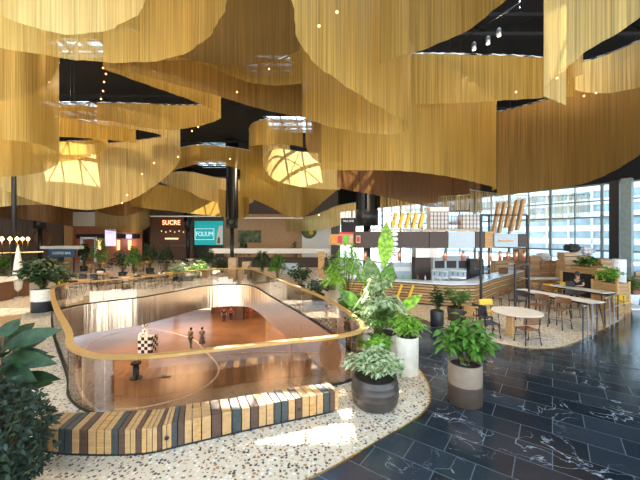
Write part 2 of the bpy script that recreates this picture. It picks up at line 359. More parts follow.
# ================================================================== STRUCTURE
OPEN = [(-11.3,13.6),(-8.8,10.7),(-6.05,7.77),(-5.2,6.75),(-4.3,6.18),(-3.28,6.16),(-2.2,6.5),(-0.9,6.93),(0.39,7.35),(1.0,7.9),(0.92,9.0),(0.35,11.1),(-0.87,13.9),(-2.5,17.2),(-4.1,20.6),(-5.0,21.8),(-6.3,22.0),(-7.8,21.2),(-8.8,19.2),(-9.7,17.5),(-10.6,16.7),(-11.6,15.7),(-11.9,14.6)]
OP = catmull([(x, y, 0) for x, y in OPEN], 5, True)
def holed(outer, holes, z, name, m, flip=False):
    rings = [[Vector((p[0], p[1], 0)) for p in outer]] + [[Vector((p[0], p[1], 0)) for p in h] for h in holes]
    tris = tessellate_polygon(rings); vs = [(p.x, p.y, z) for r in rings for p in r]
    mb = MB()
    out = []
    for t in tris:
        a, b, c = (Vector(vs[i]) for i in t)
        nz = (b-a).cross(c-a).z
        out.append(tuple(t) if (nz > 0) != flip else tuple(reversed(t)))
    mb.add(vs, out)
    return struct(name, mb, m)
holed([(-34,-7),(36,-7),(36,2),(2.8,47),(-34,47)], [OP], 0.0, 'floor', 'terrazzo')
ISL = catmull([(-14,0.2,0),(-8,1.4,0),(-4,2.7,0),(-1.6,3.7,0),(-0.11,4.48,0),(0.95,5.26,0),(1.62,5.78,0),(2.12,6.3,0),(2.38,6.9,0),(2.5,7.6,0),(2.5,8.4,0),(2.45,9.5,0),(2.5,11.5,0),(2.9,13.2,0)], 6)
ISR = catmull([(3.98,13.3,0),(4.68,11.5,0),(5.3,10.4,0),(5.8,9.88,0),(6.35,9.62,0),(7.0,9.62,0),(7.6,9.85,0),(8.4,10.3,0),(9.26,10.9,0),(11.2,12.2,0),(13.2,13.7,0),(14.6,14.8,0),(15.4,15.7,0),(15.7,16.4,0),(15.3,17.2,0),(14.4,18.2,0)], 6)
holed(list(ISL) + [Vector((3.3,14.2,0))] + list(ISR) + [Vector((14,24,0)),Vector((20,19,0)),Vector((34,-3,0)),Vector((34,-6.9,0)),Vector((-14,-6.9,0))], [], 0.006, 'tile_floor', 'slate')
def strip(path, w, z0, z1, name, m):
    mb = MB(); n = len(path); L_, R_ = [], []
    for i, p in enumerate(path):
        t = (path[min(i+1,n-1)] - path[max(i-1,0)]).normalized(); s = Vector((-t.y, t.x, 0))
        L_.append(p + s*w/2); R_.append(p - s*w/2)
    vs = []
    for a, b in zip(L_, R_): vs += [(a.x,a.y,z0),(b.x,b.y,z0),(b.x,b.y,z1),(a.x,a.y,z1)]
    fs = []
    for i in range(n-1):
        k = i*4
        for j in range(4): fs.append((k+j, k+(j+1)%4, k+4+(j+1)%4, k+4+j))
    return mb.add(vs, fs)
struct('trim_1', strip(ISL, 0.03, -0.02, 0.014, '', ''), 'brass'); struct('trim_2', strip(ISR, 0.03, -0.02, 0.014, '', ''), 'brass')
# dark floor joint crossing the tiles
struct('trim_3', MB().tube([P(539,354,0.004), P(640,370,0.004)], 0.012, 6), 'black')
# cladding round the opening
def ringwall(path, z0, z1, th, closed=True):
    mb = MB(); n = len(path); vs = []
    for i, p in enumerate(path):
        t = (path[(i+1)%n] - path[(i-1)%n]).normalized(); s = Vector((t.y, -t.x, 0))   # outward for CCW path
        q = p + s*th
        vs += [(p.x,p.y,z0),(q.x,q.y,z0),(q.x,q.y,z1),(p.x,p.y,z1)]
    fs = []
    for i in range(n if closed else n-1):
        k = i*4; k2 = ((i+1)%n)*4
        for j in range(4): fs.append((k+j, k2+j, k2+(j+1)%4, k+(j+1)%4))
    return mb.add(vs, fs, 0, False)
A_ = sum(OP[i].x*OP[(i+1)%len(OP)].y-OP[(i+1)%len(OP)].x*OP[i].y for i in range(len(OP)))
if A_ < 0: OP.reverse()
struct('trim_4', ringwall(OP, -1.5, -0.03, 0.08), 'copper_clad')
struct('trim_5', ringwall([p for p in OP], -0.03, 0.02, 0.10), 'black')
holed([(-34,-7),(36,-7),(36,2),(2.8,47),(-34,47)], [OP], -1.5, 'lower_ceiling', 'lower_wall', True)
struct('lower_floor', MB().add([(-50,-2,-6.6),(30,-2,-6.6),(30,58,-6.6),(-50,58,-6.6)], [(0,1,2,3)]), 'lower_floor')
struct('lower_wall_back', MB().box((-10,57,-4),(80,0.3,5.2)), 'lower_wall')
struct('lower_wall_left', MB().box((-49,28,-4),(0.3,60,5.2)), 'lower_wall'); struct('lower_wall_right', MB().box((26,28,-4),(0.3,60,5.2)), 'lower_wall')
# painted closed curve on the lower floor
ln = catmull([P(84,349,-6.595),P(96,341,-6.595),P(112,334,-6.595),P(150,329,-6.595),P(190,338,-6.595),P(206,352,-6.595),P(217,364,-6.595),P(218,373,-6.595),P(210,383,-6.595),P(190,395,-6.595),P(150,406,-6.595),P(115,409.5,-6.595),P(94,408,-6.595),P(78,385,-6.595),P(78,360,-6.595)], 8, True)
ln.append(ln[0]); struct('trim_6', strip(ln, 0.16, -6.6, -6.588, '', ''), 'line')
struct('trim_7', MB().box((P(165,377,-6.6).x, P(165,377,-6.6).y, -6.59),(0.8,0.35,0.03)), 'black')
# ceiling with skylight holes, later ones added to let sun patches in
ZC = 12.0
holes = [(-18.6,-14.8,20.6,25.2),(-4.1,-0.6,23.2,27.0),(-15.0,-11.2,36.5,41.0),(-4.0,-1.4,15.3,17.4),(-1.0,1.6,16.8,20.6),(-12.5,-9.8,13.5,15.6),(3.0,7.0,7.0,10.8),(-11.2,-8.8,29.6,31.4)]
xs = sorted({-34,36} | {h[0] for h in holes} | {h[1] for h in holes}); ys = sorted({-1,47} | {h[2] for h in holes} | {h[3] for h in holes})
mb = MB()
for i in range(len(xs)-1):
    for j in range(len(ys)-1):
        cx, cy = (xs[i]+xs[i+1])/2, (ys[j]+ys[j+1])/2
        if any(h[0] < cx < h[1] and h[2] < cy < h[3] for h in holes): continue
        mb.box((cx,cy,ZC+0.15),(xs[i+1]-xs[i],ys[j+1]-ys[j],0.3))
struct('ceiling', mb, 'ceiling')
for i, h in enumerate(holes):                    # glazing bars over skylights and added sun openings
    mb = MB(); 
    for k in range(4):
        x = h[0] + (h[1]-h[0])*k/3; mb.box((x,(h[2]+h[3])/2,ZC+0.1),(0.09,h[3]-h[2],0.18))
    for k in range(4):
        y = h[2] + (h[3]-h[2])*k/3; mb.box(((h[0]+h[1])/2,y,ZC+0.1),(h[1]-h[0],0.09,0.18))
    mb.tube([(h[0],h[2],ZC),(h[1],h[3],ZC)],0.06,6); mb.tube([(h[0],h[3],ZC),(h[1],h[2],ZC)],0.06,6)
    fr = tag(mb.build('window_%d' % (20+i), 'winframe'), kind='structure')
# black ceiling beams
for k, y in enumerate((12, 19, 28, 35)):
    mb = MB()
    mb.box((-2,y,11.6),(66,0.25,0.12)).box((-2,y,10.9),(66,0.2,0.12))
    for q in range(44): mb.tube([(-34+q*1.5,y,10.9),(-34+(q+1)*1.5,y,11.6)] if q%2 else [(-34+q*1.5,y,11.6),(-34+(q+1)*1.5,y,10.9)],0.04,5)
    struct('trim_%d' % (8+k), mb, 'ceiling')
# walls
struct('wall_left', MB().box((-34,20,6),(0.3,56,12)), 'duskwall')
struct('wall_back', MB().box((-15.5,47.1,6),(37,0.3,12)), 'duskwall')
WA, WB = Vector((33.3,-1.5,0)), Vector((2.8,46.8,0)); WD = (WB-WA).normalized(); WL = (WB-WA).length; WZ = math.atan2(WD.y, WD.x); WN = Vector((WD.y,-WD.x,0))
c = (WA+WB)/2
struct('wall_right', MB().box((c.x,c.y,6.8+2.7),(WL,0.3,5.3),WZ), 'ceiling')
nb = 19; bw = WL/nb
for k in range(nb):
    a = WA + WD*bw*k; o = a + WD*bw/2
    fr = MB()
    for zz, hh in ((0.06,0.12),(2.35,0.10),(4.6,0.10),(5.7,0.08),(6.78,0.10)): fr.box((o.x,o.y,zz),(bw,0.12,hh),WZ)
    fr.box((a.x,a.y,3.4),(0.14,0.22,6.8),WZ); fr.box((o.x,o.y,3.4),(0.06,0.12,6.8),WZ)
    f = struct('window_%d' % (k+1), fr, 'winframe')
    MB().box((o.x,o.y,3.4),(bw-0.14,0.02,6.7),WZ).build('pane','window',f)
for k, px in enumerate((615, 627)):
    q = P(px, 289 if k == 0 else 291.5, 0); q = Vector((q.x, q.y, 0)) 
    struct('column_%d' % (k+1) if False else 'trim_%d' % (14+k), MB().box((q.x,q.y,3.4),(0.48,0.4,6.8),WZ), 'column' if k == 0 else 'winframe')
# outdoors beyond the glass
holed([(31,-30),(160,-30),(160,160),(-40,160),(-40,60),(3,47.6),(34.2,-1.2)], [], -0.08, 'ground', 'ground')
def office(x, y, w, d, h, rz, label, floors=7):
    t = empty('office_building', (x,y,0), label, 'building', rz)
    for k in range(floors):
        z = h*k/floors
        MB().box((0,0,z+0.45),(w,d,0.9)).build('floor_band','sky_white',t)
    MB().box((0,0,h/2),(w-0.6,d-0.6,h)).build('glazing','facade_glass',t)
    m_ = MB()
    for k in range(int(w/3)): m_.box((-w/2+1.5+3*k,-d/2+0.1,h/2),(0.22,0.2,h)).box((-w/2+1.5+3*k,d/2-0.1,h/2),(0.22,0.2,h))
    m_.build('mullions','sky_white',t); MB().box((0,0,h+0.2),(w+0.4,d+0.4,0.4)).build('roof','sky_white',t)
office(52,44,44,14,14,WZ,'pale office block with white floor bands seen through the right-hand windows')
office(36,78,30,14,18,WZ,'pale office block with white floor bands farther off behind the window wall')

# ------------------------------------------------------------------ columns
def column(px, Y, wu, zsplit, wl, name, n=20):
    X = (px-320)/F*Y
    mb = MB().lathe([(wl/2,0),(wl/2,zsplit)],(X,Y,0),n)
    mb.lathe([(wu/2,zsplit),(wu/2,zsplit+0.9),(wu/2*0.9,zsplit+0.95),(wu/2*0.9,12)],(X,Y,0),n)
    for k in range(6):
        q = PI*2*k/6+0.3; mb.tube([(X+wu/2*0.95*math.cos(q),Y+wu/2*0.95*math.sin(q),zsplit+0.95),(X+wu/2*0.95*math.cos(q),Y+wu/2*0.95*math.sin(q),12)],0.07,8)
    return struct(name, mb, 'column')
column(232,29,1.05,4.0,0.34,'column_middle'); column(367,19,1.35,3.95,0.45,'column_right'); column(40,35,1.2,4.1,0.4,'column_left'); column(188,41,0.9,4.2,0.5,'column_back')
struct('post_left', MB().lathe([(0.13,0),(0.13,12)],((14-320)/F*20,20,0),12), 'black')
# steel columns and copper uprights of the lower hall
for k, (px, Y, w) in enumerate(((268,33,0.35),(290,31,0.7),(240,38,0.9),(176,44,0.5))):
    struct('lower_column_%s' % ('near','square','far','pale')[k], MB().box(((px-320)/F*Y,Y,-4.05),(w,w,5.1)), ('brass','copper','lower_wall','steel')[k])

# ------------------------------------------------------------------ balustrade
bal = empty('glass_balustrade', (-5,12,0), 'curved glass balustrade with oak handrail round the floor opening', 'balustrade')
off = Vector((-5,12,0))
path = [p + (p*0) for p in OP]
n = len(path)
vs = []; fs = []
for i, p in enumerate(path):
    t = (path[(i+1)%n]-path[(i-1)%n]).normalized(); s = Vector((t.y,-t.x,0)); p = p + s*0.05 - off
    for a, z in ((-0.07,1.06),(0.07,1.06),(0.07,1.115),(-0.07,1.115)): q = p + s*a; vs.append((q.x,q.y,z))
for i in range(n):
    for j in range(4): fs.append((i*4+j, ((i+1)%n)*4+j, ((i+1)%n)*4+(j+1)%4, i*4+(j+1)%4))
MB().add(vs, fs).build('handrail','rail',bal)
step = 6; k = 0
while k < n:
    seg = [path[(k+q)%n] for q in range(min(step, n-k)+1)]
    vs = []; fs = []
    m_ = len(seg)
    for i, p in enumerate(seg):
        t = (seg[min(i+1,m_-1)]-seg[max(i-1,0)]).normalized(); s = Vector((t.y,-t.x,0)); p = p + s*0.05 - off
        if i == 0: p = p + t*0.012
        if i == m_-1: p = p - t*0.012
        for a, z in ((-0.008,0.03),(0.008,0.03),(0.008,1.06),(-0.008,1.06)): q = p + s*a; vs.append((q.x,q.y,z))
    for i in range(m_-1):
        for j in range(4): fs.append((i*4+j,(i+1)*4+j,(i+1)*4+(j+1)%4,i*4+(j+1)%4))
    MB().add(vs, fs, 0, False).build('glass_panel','glass',bal)
    k += step

# ================================================================== CHAIN CURTAINS
def ribbon(pts, zt, label, m, zb=None, amp=0.014, thick=True):
    """pts: (px, ybottom) with zb given, or (px, ytop, ybottom): the rail at height zt gives the plan"""
    pl = []
    for p in pts:
        if zb is not None:
            q = P(p[0], p[1], zb); pl.append(Vector((q.x, q.y, zb)))
        else:
            q = P(p[0], p[1], zt); pl.append(Vector((q.x, q.y, H + (YH-p[2])/F*q.y)))
    sm = catmull(pl, 14)
    # resample evenly
    out = [sm[0]]; us = [0.0]; acc = 0; d0 = 0.11
    L = 0
    for a, b in zip(sm, sm[1:]):
        seg = Vector((b.x-a.x, b.y-a.y, 0)).length
        while acc + seg >= d0:
            t = (d0-acc)/seg; a = a.lerp(b, t); out.append(a.copy()); us.append(us[-1]+d0); seg = Vector((b.x-a.x, b.y-a.y, 0)).length; acc = 0
            if seg < 1e-6: break
        acc += seg
    out.append(sm[-1].copy()); us.append(us[-1]+max(acc, 1e-3))
    for _ in range(10):
        out = [out[0]] + [out[i-1]*.25+out[i]*.5+out[i+1]*.25 for i in range(1,len(out)-1)] + [out[-1]]
    n = len(out); vs = []; uv = []
    for i, p in enumerate(out):
        t = out[min(i+1,n-1)]-out[max(i-1,0)]; s = Vector((t.y,-t.x,0)); s = s.normalized() if s.length > 1e-6 else Vector((1,0,0))
        w = amp*math.sin(us[i]*9.0)+amp*0.6*math.sin(us[i]*23.0+1)
        zz = p.z + 0.012*abs(math.sin(us[i]*4.5)) ; top = Vector((p.x,p.y,zt))
        for q in range(4):
            f_ = q/3; b = Vector((p.x,p.y,zz)) + s*w
            vs.append(top.lerp(b, f_)); uv.append((us[i], zt+(zz-zt)*f_))
    fs = []
    for i in range(n-1):
        for q in range(3): fs.append((i*4+q,i*4+q+1,(i+1)*4+q+1,(i+1)*4+q))
    c = MB().add(vs, fs, 0, True).build('chain_curtain', m, None, 0, uv)
    tag(c, label, 'curtain', 'gold chain curtains hanging from the ceiling')
    MB().tube([(p.x,p.y,zt+0.02) for p in out[::3]+[out[-1]]], 0.032, 5).build('rail','chrome',c)
    hz = MB()
    for p in out[5::45]: hz.tube([(p.x,p.y,zt+0.02),(p.x,p.y,ZC)],0.012,4)
    hz.build('hanger_rods','black',c)
    return c
T = 9.2
ribbon([(-60,-10),(0,15),(20,25),(45,33),(75,36),(105,32),(130,21),(145,8),(152,-8),(150,-25)],T,'bright pale gold chain curtain curving across the top left corner','gold_lit',6.3)
ribbon([(-90,38),(-40,45),(0,48),(30,53),(70,60),(110,63),(145,63),(175,58),(197,48),(213,33),(224,14),(229,-6),(225,-30)],T,'wide gold chain curtain sweeping below the pale one at top left','gold_half_lit',6.3)
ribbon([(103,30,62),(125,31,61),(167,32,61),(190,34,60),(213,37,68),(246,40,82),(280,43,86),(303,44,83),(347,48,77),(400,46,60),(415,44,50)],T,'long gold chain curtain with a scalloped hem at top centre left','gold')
ribbon([(140,-60,40),(180,-45,58),(230,-35,66),(270,-38,62),(300,-45,50)],11.0,'darker shaded chain curtain high behind the top centre scroll','gold_shaded')
ribbon([(103,34,67),(140,40,75),(180,46,86),(221,52,97),(256,58,108),(303,64,118),(330,70,122)],T,'gold chain curtain running diagonally under the scalloped one','gold_shaded')
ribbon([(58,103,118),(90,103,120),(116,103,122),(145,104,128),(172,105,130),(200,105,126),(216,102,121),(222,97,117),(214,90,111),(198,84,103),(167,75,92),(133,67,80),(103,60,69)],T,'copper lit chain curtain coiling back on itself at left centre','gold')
ribbon([(275,-70),(285,-40),(291,-10),(293,10),(297,40),(305,56),(322,70),(345,86),(380,108),(403,120),(411,127),(408,132),(395,135),(370,134),(340,129),(318,124),(303,117)],T,'large golden chain scroll hanging at top centre with a diagonal hem','gold_half_lit',5.6)
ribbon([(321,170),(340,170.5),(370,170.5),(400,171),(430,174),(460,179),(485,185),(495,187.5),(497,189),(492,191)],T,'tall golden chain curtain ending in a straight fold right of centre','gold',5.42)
ribbon([(318,98,118),(308,90,120),(303,86,135),(304,84,150),(310,82,158),(322,80,164),(345,78,167)],T,'short curled chain curtain tucked under the large top centre scroll','gold_shaded')
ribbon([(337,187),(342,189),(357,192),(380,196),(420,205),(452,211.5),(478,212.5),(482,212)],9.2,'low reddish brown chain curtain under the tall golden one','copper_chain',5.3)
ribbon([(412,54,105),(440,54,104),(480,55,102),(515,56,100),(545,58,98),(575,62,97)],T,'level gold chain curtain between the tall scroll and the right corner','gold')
ribbon([(497,112,196),(515,108,194),(530,104,192),(570,92,187),(600,78,178),(640,52,155),(700,0,105)],T,'broad shaded gold chain curtain hanging above the window wall','gold_shaded')
ribbon([(690,-20),(640,20),(612,37),(585,52),(566,68),(552,81),(542,90),(541,95),(547,99),(556,102),(567,105)],T,'bright sunlit chain curtain sweeping through the top right corner','gold_lit',5.8)
ribbon([(583,51,74),(570,56,78),(566,61,84),(572,64,89),(584,62,93),(600,57,94),(620,50,92),(645,38,86),(690,20,76)],T,'pale chain curtain curled inside the bright one at top right','gold_lit')
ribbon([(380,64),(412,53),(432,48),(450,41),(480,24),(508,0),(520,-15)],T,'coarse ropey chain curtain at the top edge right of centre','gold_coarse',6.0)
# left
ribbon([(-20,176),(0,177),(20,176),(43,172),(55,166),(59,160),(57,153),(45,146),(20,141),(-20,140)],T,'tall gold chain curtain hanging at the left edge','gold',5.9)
ribbon([(-30,143,175),(0,144,188),(30,145,200),(60,145,207),(90,144,210),(120,142,204),(139,140,196),(160,137,182),(175,132,168),(181,129,158),(178,126,149),(170,121,140),(158,117,134),(137,112,130),(115,107,126),(97,104,124)],T,'large bright chain ring at left with a broad swooping hem','gold_lit')
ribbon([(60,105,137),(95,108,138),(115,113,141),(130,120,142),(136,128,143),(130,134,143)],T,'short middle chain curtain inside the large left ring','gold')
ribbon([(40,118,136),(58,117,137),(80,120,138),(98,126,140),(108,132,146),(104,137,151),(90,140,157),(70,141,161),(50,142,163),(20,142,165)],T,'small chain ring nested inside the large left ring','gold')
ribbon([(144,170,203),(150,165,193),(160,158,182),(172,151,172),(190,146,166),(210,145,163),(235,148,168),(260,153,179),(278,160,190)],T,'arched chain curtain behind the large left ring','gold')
ribbon([(150,172,178),(170,172,186),(190,172,192),(200,174,198),(220,178,203),(240,180,205),(252,179,203),(254,176,197)],T,'bright chain curtain under the skylight left of centre','gold_lit')
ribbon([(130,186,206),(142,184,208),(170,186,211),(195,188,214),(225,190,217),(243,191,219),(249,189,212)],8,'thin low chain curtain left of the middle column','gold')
ribbon([(-10,165,208),(10,166,206),(30,170,205),(60,178,205),(80,184,209),(88,186,211),(84,190,208)],8,'sunlit low chain curtain behind the left post','gold_lit')
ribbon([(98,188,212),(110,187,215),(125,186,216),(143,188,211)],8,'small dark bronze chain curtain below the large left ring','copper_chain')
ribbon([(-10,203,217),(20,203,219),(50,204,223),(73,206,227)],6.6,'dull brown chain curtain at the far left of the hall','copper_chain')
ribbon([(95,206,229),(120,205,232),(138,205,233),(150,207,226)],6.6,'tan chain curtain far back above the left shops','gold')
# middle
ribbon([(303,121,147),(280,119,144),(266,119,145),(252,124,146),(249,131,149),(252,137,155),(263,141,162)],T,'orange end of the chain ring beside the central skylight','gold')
ribbon([(290,128,150),(270,128,150),(263,132,160),(266,140,172),(277,147,181),(296,151,186),(318,153,189),(340,153,190)],T,'brilliant sunlit chain ring under the central skylight','gold_lit')
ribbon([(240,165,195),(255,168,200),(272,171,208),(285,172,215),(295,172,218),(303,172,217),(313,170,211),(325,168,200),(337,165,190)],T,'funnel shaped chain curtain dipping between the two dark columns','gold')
ribbon([(256,218,229),(270,218.3,230),(285,218,231),(310,216,231),(325,211,229),(337,206,226),(362,202,219)],5.8,'low bright chain curtain far back before the white wall','gold_lit')
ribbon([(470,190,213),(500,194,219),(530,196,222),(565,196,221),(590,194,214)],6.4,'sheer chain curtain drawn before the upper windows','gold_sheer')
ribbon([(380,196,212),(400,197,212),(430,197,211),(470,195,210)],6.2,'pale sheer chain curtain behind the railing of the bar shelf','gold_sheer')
# ================================================================== OBJECTS
def loc2(px, py): q = P(px, py, 0); return (q.x, q.y)
# ---- striped bench
FR = catmull([(-4.55,5.06,0),(-4.0,4.95,0),(-3.19,4.92,0),(-2.63,4.97,0),(-2.16,5.17,0),(-1.23,5.56,0),(-0.4,5.88,0),(0.36,6.17,0)], 10)
BK = catmull([(-4.62,5.42,0),(-4.05,5.42,0),(-3.3,5.47,0),(-2.75,5.52,0),(-2.35,5.68,0),(-1.42,5.97,0),(-0.6,6.27,0),(0.14,6.56,0)], 10)
bench = empty('striped_bench', (-2,5.4,0), 'long curved bench of cream, brown and slate striped planks against the glass balustrade', 'bench')
mb = MB(); o = Vector((-2,5.4,0)); NP = 46; rb = random.Random(3); seq = []
pat = [0,2,0,1,0,0,2,2,0,1,0,3,0,2,1,0,0,1,3,2,0,1,0,0,2,1,0,3,0,1]
def at(pl, t):
    x = t*(len(pl)-1); i = min(int(x), len(pl)-2); return pl[i].lerp(pl[i+1], x-i)
for k in range(NP):
    t0, t1 = k/NP+0.0012, (k+1)/NP-0.0012
    a, b, c2, d = at(FR,t0)-o, at(FR,t1)-o, at(BK,t1)-o, at(BK,t0)-o
    mi = pat[k % len(pat)] if rb.random() > .15 else rb.choice([0,0,1,2,3])
    mb.prism([a[:2], b[:2], c2[:2], d[:2]], 0.03, 0.40, mi)
mb.build('planks', ['oak_pale','brown','slatewood','oak2'], bench, 0.006)
mb = MB().prism([(p-o)[:2] for p in FR[2:-2]] + [(p-o)[:2] for p in BK[2:-2][::-1]], 0.0, 0.03); mb.build('plinth','black',bench)
for t in (0.12, 0.5, 0.86):
    p = at(FR,t)-o; q = (at(FR,t+0.01)-at(FR,t-0.01)).normalized(); nn = Vector((q.y,-q.x,0))
    MB().tube([p+nn*-0.01+Vector((0,0,.2)), p+nn*0.012+Vector((0,0,.2))], 0.035, 14).build('socket_cover','black',bench)

# ---- pots and plants
def pot(parent, prof, mats, mif=None, ribs=False, n=30):
    return MB().lathe(prof, n=n, mif=mif).build('pot', mats, parent)
def rnd(a, b): return R.uniform(a, b)
def foliage_bush(parent, z0, rx, rz_, nst, nlf, L, w, m, droop=.35, seg=3, base_r=.08, lean=(0,0)):
    """stems rise from the soil and carry leaves along their upper part"""
    st = MB(); lf = MB()
    for k in range(nst):
        a = rnd(0,2*PI); rr = rx*math.sqrt(rnd(0.02,1)); top = Vector((rr*math.cos(a)+lean[0], rr*math.sin(a)+lean[1], z0+rz_*(1-0.45*(rr/rx)**2)*rnd(.75,1.05)))
        b = Vector((base_r*math.cos(a)*rnd(.2,1), base_r*math.sin(a)*rnd(.2,1), z0)); mid = b.lerp(top,.5)+Vector((0,0,rz_*.15))
        pts = [b, mid, top]; cm = catmull(pts, 3); st.tube(cm, [0.012*(1-.12*i) for i in range(len(cm))], 4, caps=False)
        for q in range(nlf):
            t = 0.35+0.65*q/max(1,nlf-1); i = min(int(t*(len(cm)-1)), len(cm)-2); p = cm[i].lerp(cm[i+1], t*(len(cm)-1)-i)
            an = q*2.4+a; el = rnd(-.25,.7); d = Vector((math.cos(an)*math.cos(el), math.sin(an)*math.cos(el), math.sin(el)))
            lf.leaf(p, d, Vector((0,0,1)), L*rnd(.7,1.15), w*rnd(.8,1.15), droop, .2, 0, seg)
    st.build('stems','stem',parent); return lf.build('foliage', m, parent)
def foliage_palm(parent, z0, h, spread, nf, m, leaflets=16, ll=.28, lw=.035, base=0.05):
    fr = MB(); st = MB()
    for k in range(nf):
        a = 2*PI*k/nf*1.618*3+rnd(-.2,.2); up = rnd(.45,1.0); s = spread*(1.25-up)*rnd(.8,1.1)
        b = Vector((base*math.cos(a), base*math.sin(a), z0)); top = Vector((s*.55*math.cos(a), s*.55*math.sin(a), z0+h*up)); end = Vector((s*1.1*math.cos(a), s*1.1*math.sin(a), z0+h*up*rnd(.62,.92)))
        cm = catmull([b, top, end], 6); st.tube(cm, [.014-.001*i for i in range(len(cm))], 4, caps=False)
        for q in range(leaflets):
            t = .3+.7*q/(leaflets-1); i = min(int(t*(len(cm)-1)), len(cm)-2); p = cm[i].lerp(cm[i+1], t*(len(cm)-1)-i); td = (cm[i+1]-cm[i]).normalized()
            sd = td.cross(Vector((0,0,1))); sd = sd.normalized() if sd.length > .01 else Vector((1,0,0))
            sc = math.sin(PI*min(1,max(.12,t*.95)))**.5
            for sg in (-1,1): fr.leaf(p, (sd*sg+td*.7+Vector((0,0,.15))), Vector((0,0,1)), ll*sc*rnd(.85,1.1), lw, .35, .1)
    st.build('stems','stem',parent); return fr.build('fronds', m, parent)
def foliage_banana(parent, z0, specs, m='leaf_bright'):
    """big paddle leaves on long stalks: (dx, dy, z of leaf base, length, width, lean direction)"""
    for (dx,dy,zb,L,w,dr,mt) in specs:
        MB().tube(catmull([(dx*.1,dy*.1,z0),(dx*.6,dy*.6,(z0+zb)/2),(dx,dy,zb)],5),[.03]*10+[.02],6).build('stalk','stem',parent)
        MB().leaf((dx,dy,zb), dr, Vector((0.15,-1,0.1)), L, w, .05, .18, 0, 5, 0).build('leaf', mt, parent)
def soil(parent, r, z):
    parent = next((c for c in parent.children if c.name.startswith('pot')), parent); MB().lathe([(r,z-.04),(r*.98,z)],n=24).build('soil','soil',parent)
def cyl_prof(rb_, rt, h, t=.03): return [(rb_*.96,0),(rb_,.02),(rt,h-.01),(rt-t*.3,h),(rt-t,h),(rt-t,h-.06)]
def potted(name, label, x, y, rb_, rt, h, pm, rz=0, group=None, cat='plant'):
    t = empty(name, (x,y,0.0), label, cat, rz, group)
    pot(t, cyl_prof(rb_, rt, h), pm); soil(t, rt-.03, h-.05); return t

# ribbed dark bowl on the terrazzo
t = empty('potted_plant', (*loc2(375,404),0), 'bushy plant with sunlit drooping leaves in a low ribbed dark bowl', 'plant')
prof = [(.36,0),(.40,.03)] + [(.42+.05*math.sin(PI*(.03+i*.045)/.62)+(.008 if i%3 else -.006), .05+i*.041) for i in range(13)] + [(.43,.58),(.40,.58),(.39,.52)]
pot(t, prof, 'pot_dark', n=40); soil(t,.40,.53)
foliage_bush(t,.53,.58,.62,50,11,.17,.075,'leaf_sunlit',.5)
# tall pale pot
t = potted('potted_plant','fine-leaved plant in a tall plain cream cylinder pot at the tip of the terrazzo', *loc2(407,373),.27,.28,.92,'pot_cream')
foliage_bush(t,.87,.42,.62,34,10,.22,.05,'leaf_bright',.5)
# group behind it
t = potted('potted_plant','large sunlit palm-like plant with narrow white-lit leaves in a wide cream pot', 1.62,8.7,.42,.5,.78,'pot_cream')
foliage_palm(t,.73,1.55,.95,22,'leaf_sunlit',14,.24,.05); foliage_bush(t,.73,.75,.9,34,9,.24,.05,'leaf',.5)
t = potted('banana_plant','tall plant with huge upright paddle leaves standing beside the end of the handrail', 1.78,9.6,.3,.34,.6,'pot_umber')
foliage_banana(t,.55,[(.14,0,2.40,1.5,.50,(.05,0,1),'leaf_bright'),(-.16,-.1,1.70,1.15,.56,(-.18,0,1),'leaf_olive'),(.10,-.15,1.80,.85,.5,(.25,-.05,1),'leaf'),(-.55,.1,1.2,.9,.4,(-.8,0,.7),'leaf'),(.6,.1,1.1,.9,.36,(.8,0,.6),'leaf_bright')])
foliage_bush(t,.55,.6,.8,22,8,.3,.09,'leaf',.5)
t = potted('potted_plant','small bright leafy plant beside the handrail corner', 1.45,7.95,.2,.24,.45,'pot_umber')
foliage_bush(t,.4,.42,.55,22,8,.2,.1,'leaf_bright',.4)
# two-tone cylinder on the slate floor
t = empty('potted_plant', (*loc2(465,402),0), 'glossy green plant in a two-tone taupe and umber cylinder on the slate tiles', 'plant')
pot(t, [(.31,0),(.325,.02),(.325,.40),(.325,.401),(.325,.80),(.32,.81),(.29,.81),(.29,.75)], ['pot_umber','pot_taupe'], lambda i: 0 if i < 3 else 1); soil(t,.30,.76)
foliage_bush(t,.76,.50,.98,52,9,.24,.11,'leaf',.45,seg=5)
# pair of pots on the cafe terrazzo
t = potted('potted_plant','upright olive plant in a small black cylinder pot at the edge of the bar island', *loc2(437,325),.24,.25,.55,'pot_black'); foliage_bush(t,.5,.32,1.0,26,10,.2,.06,'leaf_dark',.3)
t = potted('potted_plant','wide dark green plant in a brown pot just right of the small black pot', *loc2(457,320),.34,.38,.52,'pot_umber'); foliage_bush(t,.47,.62,.85,34,9,.26,.08,'leaf_olive',.4)
# two-tone planter at the left corner of the opening
t = empty('potted_plant', (*loc2(43,311),0), 'large dark leafy plant in a cream and black planter at the left handrail end', 'plant')
pot(t, [(.42,0),(.43,.02),(.43,.48),(.43,.481),(.43,.98),(.42,1.0),(.38,1.0),(.38,.93)], ['pot_black','pot_cream'], lambda i: 0 if i < 3 else 1); soil(t,.39,.95)
foliage_bush(t,.95,1.05,1.5,60,10,.34,.13,'leaf_dark',.45)
# areca palm
t = potted('potted_palm','bright yellow-green palm with arching fronds behind the right-hand balustrade', 1.1,13.4,.3,.36,.6,'pot_umber'); foliage_palm(t,.55,2.35,1.25,26,'leaf_bright',16,.42,.05)
